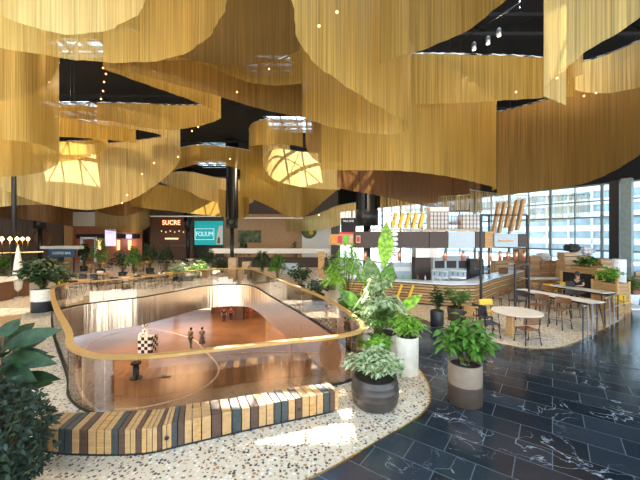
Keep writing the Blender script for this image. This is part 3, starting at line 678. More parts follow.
# foreground left
def foliage_blob(parent, c, rx, rz_, n, L, w, m, droop=.3):
    """dense clipped bush: short twigs carrying leaves all through its outer shell"""
    lf = MB(); st = MB()
    for k in range(n):
        u = rnd(-1,1); a = rnd(0,2*PI); q = math.sqrt(1-u*u); rr = rnd(.72,1.0)
        d = Vector((q*math.cos(a), q*math.sin(a), u)); p = Vector(c)+Vector((d.x*rx,d.y*rx,d.z*rz_))*rr
        if k % 6 == 0: st.tube([Vector(c)+Vector((d.x*rx*.1,d.y*rx*.1,-rz_*.8)), p],.008,4,caps=False)
        for j in range(3):
            dd = (d*.5+Vector((rnd(-1,1),rnd(-1,1),rnd(-.7,.9)))).normalized(); lf.leaf(p, dd, Vector((0,0,1)), L*rnd(.7,1.2), w*rnd(.8,1.2), droop)
    st.build('stems','stem',parent); lf.build('foliage', m, parent)
t = empty('potted_plant', (-4.25,3.8,0), 'dense dark bush of small bluish leaves filling the bottom left corner', 'plant')
pot(t, cyl_prof(.4,.5,.3), 'pot_umber', n=30); soil(t,.47,.26)
foliage_blob(t,(0,0,.80),.86,.84,1400,.10,.055,'leaf_blue')
t = empty('rubber_plant', (-4.75,4.75,0), 'dark broad-leaved rubber plant rising behind the bottom left bush', 'plant')
pot(t, cyl_prof(.3,.36,.7), 'pot_umber'); soil(t,.33,.65)
MB().tube([(0,0,.65),(.03,0,1.3),(0.02,0,1.9)],.03,8).build('stem','trunk',t)
mbl = MB()
for k in range(34):
    z = 1.0+.78*k/34; a = k*2.399; el = .05+.8*k/34
    mbl.leaf((.1*math.cos(a),.1*math.sin(a),z),(math.cos(a)*math.cos(el),math.sin(a)*math.cos(el),math.sin(el)),Vector((0,-.5,1)),rnd(.5,.68),rnd(.22,.27),.3,.15,0,5)
for (z,a,el,L) in ((1.7,.12,.45,.95),(1.55,-.1,.12,.95),(1.85,1.2,.9,.4),(1.45,-.3,.0,.8)): mbl.leaf((0,0,z),(math.cos(a)*math.cos(el),math.sin(a)*math.cos(el),math.sin(el)),Vector((0,-1.2,1)),L,.26,.15,.12,0,5)
mbl.build('foliage','leaf_dark',t)

# plants behind the right balustrade and in the hall: (px, floor y, Y override, height, radius, leaf, kind, label)
far = [
 (262,None,24,1.7,1.1,'leaf_dark','p','dark palm behind the far corner of the balustrade'),
 (278,None,21,1.6,.9,'leaf','p','arching palm left of the white lounge area behind the handrail'),
 (300,None,18.5,1.5,.8,'leaf_dark','b','dark bushy plant behind the middle of the right handrail'),
 (318,None,15.8,1.0,.7,'leaf_dark','b','low dark plant in front of the white arched chair'),
 (331,None,20,2.0,.5,'leaf_olive','b','narrow upright plant beside the wooden divider'),
 (352,None,11.6,1.0,.55,'leaf','b','small broad-leaved plant at the foot of the bright palm'),
 (372,None,12.4,1.3,.5,'leaf','b','green plant left of the paddle-leaved plant'),
 (100,None,27,2.6,1.1,'leaf','p','tall palm standing right of the blue sign'),
 (84,None,30,2.0,.9,'leaf_dark','p','palm just above the blue sign'),
 (123,None,25,2.2,.9,'leaf_dark','b','dark bush between two palms in the left hall'),
 (134,None,24,2.0,.8,'leaf','p','green palm behind the dining tables left of centre'),
 (150,None,28,2.5,1.0,'leaf_dark','p','palm under the glowing red sign'),
 (166,None,26,2.2,.9,'leaf_dark','p','second palm under the glowing red sign, nearer'),
 (178,None,21.6,1.3,.7,'leaf_sunlit','b','pale plant lit by the sun behind the far handrail'),
 (198,None,21.9,1.4,.8,'leaf_bright','b','brilliant lime green plant lit by the sun behind the far handrail'),
 (208,None,27,1.9,1.0,'leaf_dark','p','dark palm below the teal billboard'),
 (222,None,25,1.5,.8,'leaf_dark','b','dark bush left of the middle column'),
 (243,None,36,2.4,1.0,'leaf_dark','p','palm beneath the framed picture'),
 (60,None,17,1.6,.7,'leaf_dark','b','dark bush touching the big corner planter'),
 (30,None,23,1.8,.9,'leaf_dark','b','dark bush behind the closed parasol'),
 (2,None,24,1.8,.8,'leaf','b','green plant at the left edge behind the counter'),
 (296,None,38,2.4,.9,'leaf_dark','b','dark plant before the white wall with the round emblem'),
]
for (px,_,Y,h,r,lm,kd,lab) in far:
    X = (px-320)/F*Y; t = potted('potted_palm' if kd=='p' else 'potted_plant', lab, X, Y, .28,.33,.5, R.choice(['pot_black','pot_cream','pot_umber']))
    if kd == 'p': foliage_palm(t,.45,h,r,16,lm,12,.42,.08)
    else: foliage_bush(t,.45,r,h*.9,30,8,.3,.13,lm,.4)

# ---- slatted timber bench at the left edge
t = empty('slatted_bench', (-9.3,9.3,0), 'slatted timber bench beside the left handrail', 'bench', math.atan2(5.3,-4.5))
mb = MB()
for k in range(34): mb.box((-3.6+k*.205,0,.42),(.17,.62,.04))
mb.build('slats','oak_pale',t,.004)
mb = MB().box((-.2,-.24,.35),(7.0,.05,.1)).box((-.2,.24,.35),(7.0,.05,.1)); mb.build('bearers','brown',t)
for x in (-3.3,-1,1.2,2.9): MB().box((x,0,.16),(.08,.5,.31)).build('leg','black',t)

# ---- left bar, lamps, parasol
t = empty('bar_counter', (-18.4,17.0,0), 'bar counter with pale top at the left edge', 'counter')
MB().box((0,0,1.02),(4.7,2.4,.06)).build('worktop','offwhite',t,.01); MB().box((-.1,0,.5),(4.3,2.0,.98)).build('body','midbrown',t)
for k, px in enumerate((2,10,17,22.5,28)):
    Y = 17.5+k*.9; q = Q(px,239,Y)
    t = empty('pendant_lamp', tuple(q), ('leftmost of the five glowing bulbs in a row at the left edge','second from left of the five glowing bulbs at the left edge','middle one of the five glowing bulbs at the left edge','fourth from left of the five glowing bulbs at the left edge','rightmost of the five glowing bulbs in a row at the left edge')[k], 'lamp')
    MB().lathe([(.02,.12),(.05,.1),(.10,0),(.05,-.09),(.01,-.1)],n=12).build('bulb','bulb',t); MB().tube([(0,0,-.1),(0,0,-1.0)],.03,6).build('stem','brass',t)
    MB().tube([(0,0,.12),(0,0,1.0)],.012,5).build('cable','black',t)
mb = MB().box(((15-320)/F*19.2,19.2,H-1.05-.0),(2.6,.1,.06),math.atan2(1,.9)); bt = mb.build('lamp_bar','brass'); tag(bt,'brass bar that carries the row of five glowing bulbs','lamp rail')
x, y = loc2(18,298)
t = empty('closed_parasol', (x,y,0), 'closed cream parasol standing right of the left bar counter', 'parasol')
MB().lathe([(.03,.35),(.16,.5),(.24,1.1),(.17,1.9),(.06,2.7),(.01,2.85)],n=14).build('canopy','offwhite',t); MB().tube([(0,0,0),(0,0,2.9)],.025,8).build('pole','oak',t); MB().lathe([(.25,0),(.25,.05),(.04,.08)],n=16).build('base','grey',t)

# ---- tables and chairs
def chair_parts(t, sm, fm, sh=.45, arms=False, bh=.36, wood_legs=False):
    MB().box((0,0,sh),(.42,.42,.035)).build('seat',sm,t,.012)
    mb = MB(); vs = []
    for i in range(7):
        a = (i/6-.5)*1.5; x = .24*math.sin(a)/math.sin(.75); y = .19+.07*(math.cos(a)-1)/(1-math.cos(.75))*-1-.07
        vs.append((x, .235-.06*(abs(i-3)/3)**2))
    k = []
    for (x,y) in vs: k += [(x,y-.01,sh+bh-.17),(x,y+.012,sh+bh-.17),(x,y+.03,sh+bh+.05),(x,y+.008,sh+bh+.05)]
    fs = []
    for i in range(6):
        for j in range(4): fs.append((i*4+j,(i+1)*4+j,(i+1)*4+(j+1)%4,i*4+(j+1)%4))
    fs += [(3,2,1,0),(24,25,26,27)]
    mb.add(k,fs,0,False).build('backrest',sm,t)
    for sx in (-1,1):
        MB().tube([(sx*.22,-.22,0),(sx*.18,-.18,sh)],.018,6).build('leg',fm,t)
        MB().tube([(sx*.23,.24,0),(sx*.19,.19,sh),(sx*.2,.235,sh+bh)],.018,6).build('leg',fm,t)
    mb = MB().tube([(-.2,-.2,sh*.45),(.2,-.2,sh*.45)],.009,5).tube([(-.2,.21,sh*.45),(.2,.21,sh*.45)],.009,5); mb.build('stretcher',fm,t)
def chair(name, label, x, y, rz, sm, fm, sh=.45, group=None, bh=.36):
    t = empty(name, (x,y,0), label, 'chair', rz, group); chair_parts(t, sm, fm, sh, bh=bh); t.scale = (1.14, 1.14, 1.0) if y < 16 else (1,1,1); return t
def sqtable(label, x, y, w, d, rz, h=.75, tm='tabletop', lm='black', group=None, a=.0):
    t = empty('cafe_table', (x,y,0), label, 'table', rz, group)
    MB().box((0,0,h),(w,d,.035)).build('tabletop',tm,t,.006)
    for sx in (-1,1):
        for sy in (-1,1): MB().tube([(sx*(w/2-.06+a),sy*(d/2-.06+a*.5),0),(sx*(w/2-.1-a),sy*(d/2-.1),h-.02)],.025 if a==0 else .045,6).build('leg',lm,t)
    return t
# round table in the cafe corner
x, y = loc2(517,336)
x, y = 6.75, 11.0
t = empty('round_table', (x,y,0), 'round pale table with splayed oak legs nearest the slate floor', 'table')
MB().lathe([(.76,.74),(.78,.75),(.78,.775),(.76,.785)],n=44).build('tabletop','tabletop',t)
for k in range(3):
    a = 2*PI*k/3+3.6; MB().box((.36*math.cos(a),.36*math.sin(a),.37),(.09,.22,.74),a,0).build('leg','oak',t)
t0 = chair('cafe_chair','walnut chair with black legs drawn up to the front of the round table', *loc2(527,343), PI+.1-PI+PI, 'midbrown','black')
t1 = chair('cafe_chair','black metal chair at the left side of the round table', *loc2(489,336), PI/2, 'char','black', bh=.42)
chair('cafe_chair','second black metal chair left of the round table, farther back', *loc2(483,329), PI/2+.5, 'char','black', bh=.42)
chair('cafe_chair','yellow chair behind the round table', 6.45,12.2, .1,'yellow','black',.5)
chair('cafe_chair','amber wooden chair in front of the wide brown pot', *loc2(472,328), 2.4,'oak2','black')
# high tables
DT = math.atan2(2.0,-.75)
ht1 = sqtable('long high table with white top and slanting oak legs nearest the steel rail', 9.25,12.6,3.0,.72,DT,1.02,'tabletop','oak',None,.06)
MB().box((0,0,.96),(2.8,.5,.07)).build('apron','black',ht1)
ht2 = sqtable('high table with white top beside the timber planters', 11.5,14.15,2.2,.7,DT+.0,1.02,'tabletop','oak',None,.06)
MB().box((0,0,.96),(2.4,.5,.07)).build('apron','black',ht2)
ht3 = sqtable('far high table in front of the stacked crates', *loc2(545,295),2.4,.8,.0,.95,'tabletop','oak')
hc = [(8.75,11.7,'walnut bar chair, nearest on the aisle side of the long high table'),(8.45,12.4,'walnut bar chair, second from the near end of the long high table'),(8.15,13.2,'black bar chair, third from the near end of the long high table'),(7.9,14.0,'walnut bar chair at the far end of the long high table')]
for i, (x, y, lab) in enumerate(hc): chair('bar_chair', lab, x, y, DT-PI+.02, 'midbrown' if i != 2 else 'char','black',.7,None,.34)
chair('bar_chair','black bar chair between the two high tables in front of the seated woman', 10.35,13.3, DT-PI,'char','black',.7)
chair('bar_chair','walnut bar chair pulled out beside the seated woman', 10.1,14.4, DT-PI,'midbrown','black',.7)
chair('bar_chair','yellow-seated stool under the near end of the high table by the planters', 12.5,13.3, DT,'yellow','oak',.62,None,.3)
chair('bar_chair','yellow-seated stool under the far end of the high table by the planters', 11.6,16.1, DT,'yellow','oak',.62,None,.3)
for i, (px, py, m_) in enumerate(((533,299,'oak2'),(541,301,'midbrown'),(552,299,'midbrown'),(560,298,'yellow'))):
    chair('cafe_chair', ('amber chair at the left end of the far high table','walnut chair in front of the far high table','second walnut chair in front of the far high table, more to the right','yellow chair at the right end of the far high table')[i], *loc2(px,py), PI, m_,'black',.5)
# laptop of the seated woman
t = empty('laptop', (11.5,14.65,1.045), 'dark laptop open on the high table before the seated woman', 'laptop', -1.03)
MB().box((0,0,.01),(.34,.24,.018)).build('keyboard','char',t,.004); MB().box((0,-.13,.12),(.34,.012,.23)).build('screen_lid','char',t,.004)

# hall tables left
tl = [(97,279,'oak table nearest the far handrail, left'),(78,287,'oak table at the left handrail end'),(100,270,'oak table below the sign palm'),(128,283,'oak table left of centre at the far handrail'),(150,281,'oak table mid far handrail'),(172,277,'oak table beside the pale sunlit plant'),(140,268,'oak table, second row left'),(168,266,'oak table, second row under the red sign'),(60,272,'oak table behind the corner planter'),(115,262,'oak table below the lilac screen'),(190,263,'oak table below the teal billboard'),(30,270,'oak table behind the closed parasol'),(150,260,'oak table far back, middle of hall')]
cm = ['char','midbrown','char','yellow','offwhite','char','oak2']
proto = None; ci = 0
desc = ['black chair','walnut chair','charcoal chair','yellow chair','cream chair','dark chair','amber chair']
side = ['on the left side of','on the right side of','in front of','behind']
for i, (px, py, lab) in enumerate(tl):
    x, y = loc2(px, py + 6 if py > 272 else py+3); rz = R.uniform(-.15,.15)
    sqtable(lab, x, y, 1.25, .85, rz, .75, 'oak', 'black' if i%2 else 'oak', None)
    for s, (dx,dy,r_) in enumerate(((-.35,-.62,PI),(.35,-.62,PI),(-.35,.64,0),(.35,.64,0))):
        if i in (8,9,10,11,12) and s > 1: continue
        k = (i*3+s*2) % 7
        pos = ('near left','near right','far left','far right')[s]
        chair('cafe_chair', desc[k]+' '+pos+' of the '+lab, x+dx, y+dy, r_, cm[k], 'black')

# ---- people
def skin_mesh(name, joints, edges, rad, m, parent=None, sub=2, root=0):
    me = bpy.data.meshes.new(name); me.from_pydata([tuple(j) for j in joints], edges, []); me.materials.append(M[m])
    o = bpy.data.objects.new(name, me); COL.objects.link(o); o.parent = parent
    sk = o.modifiers.new('skin','SKIN'); sl = me.skin_vertices[0] if me.skin_vertices else None
    if sl is None:
        bm = bmesh.new(); bm.from_mesh(me); bm.verts.layers.skin.verify(); bm.to_mesh(me); bm.free(); sl = me.skin_vertices[0]
    for i, r in enumerate(rad):
        rr = r if isinstance(r, tuple) else (r, r); sl.data[i].radius = rr; sl.data[i].use_root = (i == root)
    sk.use_smooth_shade = True; s = o.modifiers.new('sub','SUBSURF'); s.levels = sub; s.render_levels = sub
    return o
def person(label, x, y, z, rz, top, legs, pose='stand', hair='hair', skirt=None, scale=1.0, seat=.72):
    t = empty('person', (x,y,z), label, 'person', rz); t.scale = (scale,)*3
    J = {}; E = []; RR = {}
    def j(k, p, r): J[k] = Vector(p); RR[k] = r
    if pose == 'sit': hz = seat+.1; kn = [(.11,-.42,hz+.02),(-.11,-.42,hz+.02)]; ft = [(.11,-.38,hz-.42),(-.11,-.36,hz-.42)]; tip = -.52
    else: hz = .93; kn = [(.10,-.06 if pose=='walk' else 0,.5),(-.09,-.02,.5)]; ft = [(.10,-.16 if pose=='walk' else 0,.08),(-.10,.16 if pose=='walk' else .02,.08)]; tip = None
    lean = -.05 if pose != 'sit' else -.08
    j('pel',(0,0,hz),(.15,.11)); j('wa',(0,lean*.3,hz+.2),(.125,.09)); j('ch',(0,lean,hz+.42),(.155,.10)); j('nk',(0,lean*1.2,hz+.56),.05); j('hd0',(0,lean*1.6,hz+.63),(.07,.08)); j('hd1',(0,lean*1.9,hz+.73),(.082,.10)); j('hd2',(0,lean*1.7,hz+.81),(.06,.07))
    E += [('pel','wa'),('wa','ch'),('ch','nk'),('nk','hd0'),('hd0','hd1'),('hd1','hd2')]
    for s, sg in ((0,1),(1,-1)):
        j('hip%d'%s,(sg*.1,0,hz-.04),.095); j('kn%d'%s,kn[s],.062); j('an%d'%s,ft[s],.042); j('to%d'%s,(ft[s][0],ft[s][1]-.16,ft[s][2]-.05),.032)
        E += [('pel','hip%d'%s),('hip%d'%s,'kn%d'%s),('kn%d'%s,'an%d'%s),('an%d'%s,'to%d'%s)]
        j('sh%d'%s,(sg*.19,lean,hz+.49),.058)
        if pose == 'sit': el = (sg*.25,-.12,hz+.25); wr = (sg*.14,-.36,hz+.24)
        else: el = (sg*.25,.03,hz+.2); wr = (sg*.26,-.06,hz-.03)
        j('el%d'%s,el,.040); j('wr%d'%s,wr,.027); d = (Vector(wr)-Vector(el)).normalized(); pm = Vector(wr)+d*.08
        j('pa%d'%s,pm,(.036,.02)); E += [('ch','sh%d'%s),('sh%d'%s,'el%d'%s),('el%d'%s,'wr%d'%s),('wr%d'%s,'pa%d'%s)]
        lat = Vector((1,0,0)) if pose == 'sit' else Vector((0,1,0))
        for q, (o_, L_) in enumerate(((-.03,.07),(-.01,.082),(.01,.078),(.03,.062))):
            j('f%d%d'%(s,q),pm+lat*o_+d*L_+Vector((0,0,-.012)),.009); E.append(('pa%d'%s,'f%d%d'%(s,q)))
        j('th%d'%s,Vector(wr)+d*.05+lat*(-.05)*(1 if s == 0 or pose != 'sit' else -1),.011); E.append(('wr%d'%s,'th%d'%s))
    ks = list(J); ix = {k:i for i,k in enumerate(ks)}
    skin_mesh('body',[J[k] for k in ks],[(ix[a],ix[b]) for a,b in E],[RR[k] for k in ks],'skin',t)
    # clothes
    def sub(keys, edges, m_, name, grow):
        kk = {k:i for i,k in enumerate(keys)}
        rs = [tuple(v+grow for v in (RR[k] if isinstance(RR[k],tuple) else (RR[k],)*2)) for k in keys]
        skin_mesh(name,[J[k] for k in keys],[(kk[a],kk[b]) for a,b in edges],rs,m_,t)
    J['she0'] = J['sh0'].lerp(J['el0'],.55); J['she1'] = J['sh1'].lerp(J['el1'],.55); RR['she0']=RR['she1']=.047
    J['nk0'] = J['nk']-Vector((0,0,.05)); RR['nk0'] = .07
    sub(['pel','wa','ch','nk0','sh0','she0','sh1','she1'],[('pel','wa'),('wa','ch'),('ch','nk0'),('ch','sh0'),('sh0','she0'),('ch','sh1'),('sh1','she1')],top,'shirt',.014)
    if skirt: MB().lathe([(.29,-.55),(.24,-.3),(.17,0),(.13,.12)],(0,0,hz),20,sy=.8).build('skirt',skirt,t)
    else: sub(['pel','hip0','kn0','an0','hip1','kn1','an1'],[('pel','hip0'),('hip0','kn0'),('kn0','an0'),('pel','hip1'),('hip1','kn1'),('kn1','an1')],legs,'trousers',.013)
    hc_ = J['hd1']
    MB().lathe([(.02,.145),(.07,.125),(.10,.07),(.108,.0),(.10,-.05),(.07,-.08)],(hc_.x,hc_.y+.03,hc_.z+.015),18,sy=1.1).build('hair',hair,t)
    fy = hc_.y-.098
    MB().lathe([(.012,0),(.010,.008),(.002,.01)],(.032,fy+.006,hc_.z+.005),8).lathe([(.012,0),(.010,.008),(.002,.01)],(-.032,fy+.006,hc_.z+.005),8).build('eyes','shirt_black',t)
    MB().add([(-.013,fy+.005,hc_.z-.03),(.013,fy+.005,hc_.z-.03),(0,fy-.025,hc_.z-.03),(0,fy+.004,hc_.z+.02)],[(0,1,3),(0,3,2),(2,3,1),(0,2,1)]).build('nose','skin',t)
    MB().box((0,fy+.008,hc_.z-.055),(.045,.008,.01)).build('mouth','carton_red',t)
    return t
person('woman with dark hair in a black top sitting at the high table with a laptop', 12.15,15.05,0,-1.03,'shirt_black','shirt_black','sit')
hb = empty('bar_stool',(12.15,15.05,0),'bar stool under the seated woman','stool',0); MB().box((0,0,.70),(.38,.38,.04)).build('seat','midbrown',hb,.01)
for sx in (-1,1):
    for sy in (-1,1): MB().tube([(sx*.2,sy*.2,0),(sx*.15,sy*.15,.7)],.014,6).build('leg','black',hb)
def low(px, py): q = P(px,py,-6.6); return q.x, q.y, -6.6
person('person in an olive jacket walking on the lower bronze floor, left of a pair', *low(190.5,348),2.8,'cloth_olive','cloth_olive','walk')
person('person in a long taupe coat on the lower bronze floor, right of a pair', *low(202,347.5),3.3,'cloth_grey','cloth_grey','walk',skirt='cloth_grey')
person('person in dark blue standing by the lit shop entrance on the lower floor', *low(224,323),.4,'cloth_blue','cloth_blue','stand')
person('person in rust red behind the one in blue on the lower floor', *low(231,321),.2,'cloth_red','cloth_blue','stand')
person('person in red near the right end of the lit shop entrance on the lower floor', *low(250,318.5),.0,'cloth_red','cloth_red','stand')
# chequered sculpture downstairs
x, y, z = low(147,351.5)
t = empty('mascot_statue', (x,y,z), 'spotted white statue with black ears leaning over a black and white chequered block', 'statue')
mb = MB()
for i in range(4):
    for k in range(5):
        mb.box((-.4+i*.27,-.42,.14+k*.27),(.27,.03,.27),0,(i+k)%2); mb.box((.575,-.28+i*.27-.0,.14+k*.27),(.03,.27,.27),0,(i+k+1)%2)
mb.box((.0,.0,.67),(1.06,.82,1.34),0,0); mb.build('chequered_block',['white','shirt_black'],t)
J_ = [(-.35,.15,.95),(-.30,.1,1.35),(-.18,-.02,1.75),(-.1,-.1,2.05),(-.45,.2,.5),(-.5,.1,.06),(-.2,-.25,.06),(-.25,0,.5),(.18,-.28,1.5),(.36,-.42,1.40),(-.52,-.2,1.5),(-.5,-.38,1.25)]
skin_mesh('body',J_,[(0,1),(1,2),(2,3),(0,4),(4,5),(0,7),(7,6),(2,8),(8,9),(2,10),(10,11)],[.24,.27,.24,.12,.15,.12,.12,.15,.11,.08,.11,.08],'white',t)
hd = MB(); 
hd.lathe([(.02,-.25),(.2,-.2),(.3,-.02),(.27,.17),(.12,.28),(.01,.3)],(-.12,-.15,2.38),18); hd.build('head','white',t)
for sx in (-.38,.16): MB().lathe([(.02,-.13),(.11,-.08),(.13,.02),(.08,.12),(.01,.14)],(sx,-.1,2.62),12).build('ear','shirt_black',t)
for (a,b,c_) in ((-.42,-.17,1.3),(-.2,-.28,1.55),(-.05,-.3,1.85),(-.35,-.18,1.75),(-.22,-.43,2.42),(.0,-.43,2.42),(-.5,-.05,.9)): MB().lathe([(.01,-.05),(.06,-.03),(.07,.0),(.05,.04),(.01,.05)],(a,b,c_),9).build('spot','shirt_black',t)
# small stand and red-lit entrance downstairs
x, y, z = low(136,378)
t = empty('bollard_stand',(x,y,z),'small black stand with round top and foot on the lower floor inside the painted line','stand')
MB().lathe([(.42,0),(.42,.06),(.12,.1),(.12,.95),(.34,1.0),(.34,1.1)],n=20).build('post','shirt_black',t); MB().lathe([(.2,.2),(.2,.85)],n=14).build('sleeve','char',t)
x, y, z = low(235,316)
t = empty('shop_entrance',(x,y+2,z),'reddish lit shop entrance on the lower floor under the far slab','entrance')
MB().box((0,.5,1.6),(7,.2,3.2)).build('back_wall','carton_red',t); MB().box((0,-.3,3.3),(7.4,1.6,.2)).build('canopy','copper',t); MB().box((0,-1,3.17),(6.6,.1,.05)).build('light_strip','glow',t)
for k, xx in enumerate((-3.3,-1.2,1.2,3.3)): MB().box((xx,-.5,1.6),(.25,.25,3.2)).build('pillar','lower_wall',t)
# copper-framed kiosk downstairs right
t = empty('escalator',(2.2-.0,21,-6.6),'copper-sided escalator descending to the lower floor at right','escalator',PI/2+.35)
mb = MB()
for sy in (-.75,.75):
    mb.add([(-8,sy-.06,0),(-8,sy+.06,0),(2,sy+.06,5.0),(2,sy-.06,5.0),(-8,sy-.06,1.0),(-8,sy+.06,1.0),(2,sy+.06,6.0),(2,sy-.06,6.0)],[(0,3,2,1),(4,5,6,7),(0,1,5,4),(1,2,6,5),(2,3,7,6),(3,0,4,7)])
mb.build('side_panels','copper_clad',t)
mb = MB()
for k in range(25): mb.box((-7.8+k*.4,0,.1+k*.2),(.4,1.4,.2))
mb.build('steps','char',t)
for sy in (-.75,.75): MB().tube([(-8.2,sy,1.0),(-8,sy,1.12),(2,sy,6.1)],.05,6).build('handrail','black',t)
# ================================================================== BAR KIOSK
def wbox(name, label, cat, px0, px1, py0, py1, Y, depth, m, parent=None, bevel=0.0, extra=None):
    """a box whose front face spans the given extent at depth Y; a thing when it has a label"""
    a, b = Q(px0, py0, Y), Q(px1, py1, Y); c = Vector(((a.x+b.x)/2, Y+depth/2, (a.z+b.z)/2)); d = (abs(b.x-a.x), depth, abs(a.z-b.z))
    if parent is not None:
        pl = parent.location; return MB().box(c-pl, d).build(name, m, parent, bevel)
    o = MB().box((0,0,0), d).build(name, m, None, bevel); o.location = c
    return tag(o, label, cat)
CP = [(1.2,17.4),(2.6,16.8),(6.2,15.1),(7.4,15.2),(9.5,17.4),(13.4,21.0)]
ct = empty('bar_counter', (7,16.5,0), 'long angled bar counter with striped slatted front in the kiosk', 'counter')
def offs(pts, d):
    out = []
    for i, p in enumerate(pts):
        a = Vector(pts[max(i-1,0)]); b = Vector(pts[min(i+1,len(pts)-1)]); t = (b-a).normalized(); n_ = Vector((-t.y,t.x)); out.append((p[0]+n_.x*d, p[1]+n_.y*d))
    return out
ce = lambda pts: [(x-7,y-16.5) for x,y in pts]
MB().prism(ce(offs(CP,.03))+ce(offs(CP,.75))[::-1], 0.06, 1.03).build('body','brownbox',ct)
MB().prism(ce(offs(CP,-.06))+ce(offs(CP,.82))[::-1], 1.03, 1.10).build('worktop','worktop',ct,.01)
sl = [MB(), MB()]
for k in range(7):
    z = .12+k*.135
    for i in range(len(CP)-1):
        a, b = Vector(CP[i]), Vector(CP[i+1]); c = (a+b)/2; sl[k%2].box((c.x-7,c.y-16.5,z),((b-a).length,.05,.09),math.atan2(b.y-a.y,b.x-a.x))
sl[0].build('slats','oak_pale',ct); sl[1].build('slats','yellow' if False else 'oak',ct)
for k, (x, y) in enumerate(((3.9,16.05),(4.4,15.8),(2.2,16.9),(2.9,16.55))):
    d = MB().box((0,0,0),(.12,.05,.8),0,0,Matrix.Rotation(.35,3,'Y')); dd = d.build('yellow_board','yellow',ct); dd.location = (x-7+.05,y-16.5-.08,.55)
# overhead bulkhead
bh = empty('overhead_cabinet', (6,16,3), 'dark bronze overhead cabinet run above the bar', 'cabinet')
for (a, b, m_) in ((354,392,'brownbox'),(392.5,429,'brownbox'),(429.5,448,'brownbox'),(448.5,475,'kitchen'),(475.5,484.5,'brownbox'),(485,493,'oak2')):
    wbox('cabinet_box', None, None, a, b, 231.5, 248, 16, .8, m_, bh, .01)
rk = empty('overhead_cabinet', (9.6,17.2,3), 'small overhead cabinet with white middle and dark ends right of the long run', 'cabinet')
for (a, b, m_) in ((494.5,518,'kitchen'),(518.5,527,'brownbox')): wbox('cabinet_box', None, None, a, b, 234, 247, 17.2, .7, m_, rk, .01)
wbox('handle', None, None, 499, 513, 240, 241.5, 17.15, .05, 'oak', rk)
cb = empty('display_cabinet', (1.2,17,3), 'oak overhead display box with orange, red and green squares', 'cabinet')
wbox('case', None, None, 330, 353.5, 234, 245, 16, .7, 'oak2', cb)
for a, b, m_ in ((332,336.5,'orange'),(338,342,'red'),(343.5,348,'green'),(352.2-3,353.2,'carton_pale')): wbox('square', None, None, a, b, 236, 243, 15.96, .05, m_, cb)
wbox('letter_square', None, None, 356, 360.5, 235.5, 243, 15.9, .06, 'carton_pale', bh); wbox('letter_panel', None, None, 356.8, 359.7, 236.8, 241.8, 15.86, .05, 'red', bh)
wbox('magenta_strip','magenta light box strip on top of the oak display cabinet','sign',340,366,232,234,16.2,.3,'red')
sg = wbox('menu_sign','black square sign with small white lettering above the magenta strip','sign',341,356,218,232,16.3,.12,'shirt_black')
text('MILK BAR', .15, 'text', sg, (0,-.065,.2), (PI/2,0,0), sx=.85)
# shelf with railing, slanted boards
sh = empty('bar_shelf', (6,16.2,4), 'timber shelf with steel grid railing on top of the overhead cabinets', 'shelf')
wbox('board', None, None, 372, 481, 229, 230.6, 16.2, 1.0, 'oak', sh)
mb = MB()
for k in range(15):
    q = Q(430+k*3.6, 229, 16.2)-sh.location; mb.box((q.x,q.y,q.z+.42),(.025,.025,.85))
for k in range(5):
    a, b = Q(430, 228-k*4, 16.2)-sh.location, Q(481, 228-k*4, 16.2)-sh.location; mb.box(((a.x+b.x)/2,a.y,a.z),(b.x-a.x,.02,.025))
mb.build('railing','char',sh)
for k in range(4): wbox('red_rod', None, None, 434, 462, 221+k*1.1, 221.6+k*1.1, 16.6, .05, 'carton_red', sh)
for k in range(5):
    q = Q(394+k*6.8, 220.5, 16.3); o_ = MB().box((0,0,0),(.14,.3,.80),0,0,Matrix.Rotation(.25,3,'Y')).build('slanted_board','yellow',None,.01); o_.location = q
    tag(o_, ('leftmost','second from left','middle','fourth from left','rightmost')[k]+' of the five slanted yellow boards on the bar shelf','board','slanted yellow boards on the bar shelf')
for k in range(5):
    q = Q(496+k*6.0, 221-(.8*k), 17.2); o_ = MB().box((0,0,.15),(.13,.25,1.7 if k not in (2,) else 1.2),0,0,Matrix.Rotation(.2,3,'Y')).build('slanted_board','oak_pale',None,.01); o_.location = q
    tag(o_, ('leftmost','second from left','middle','fourth from left','rightmost')[k]+' of the five pale slanted boards above the small overhead cabinet','board','pale slanted boards beside the window wall')
wbox('storage_box','white box behind the grid railing on the bar shelf','box',430,449,207,228.9,16.5,.6,'white',None,.02)
wbox('storage_box','low white box at the right end of the bar shelf','box',462,482,214,228.9,16.5,.6,'white',None,.02)
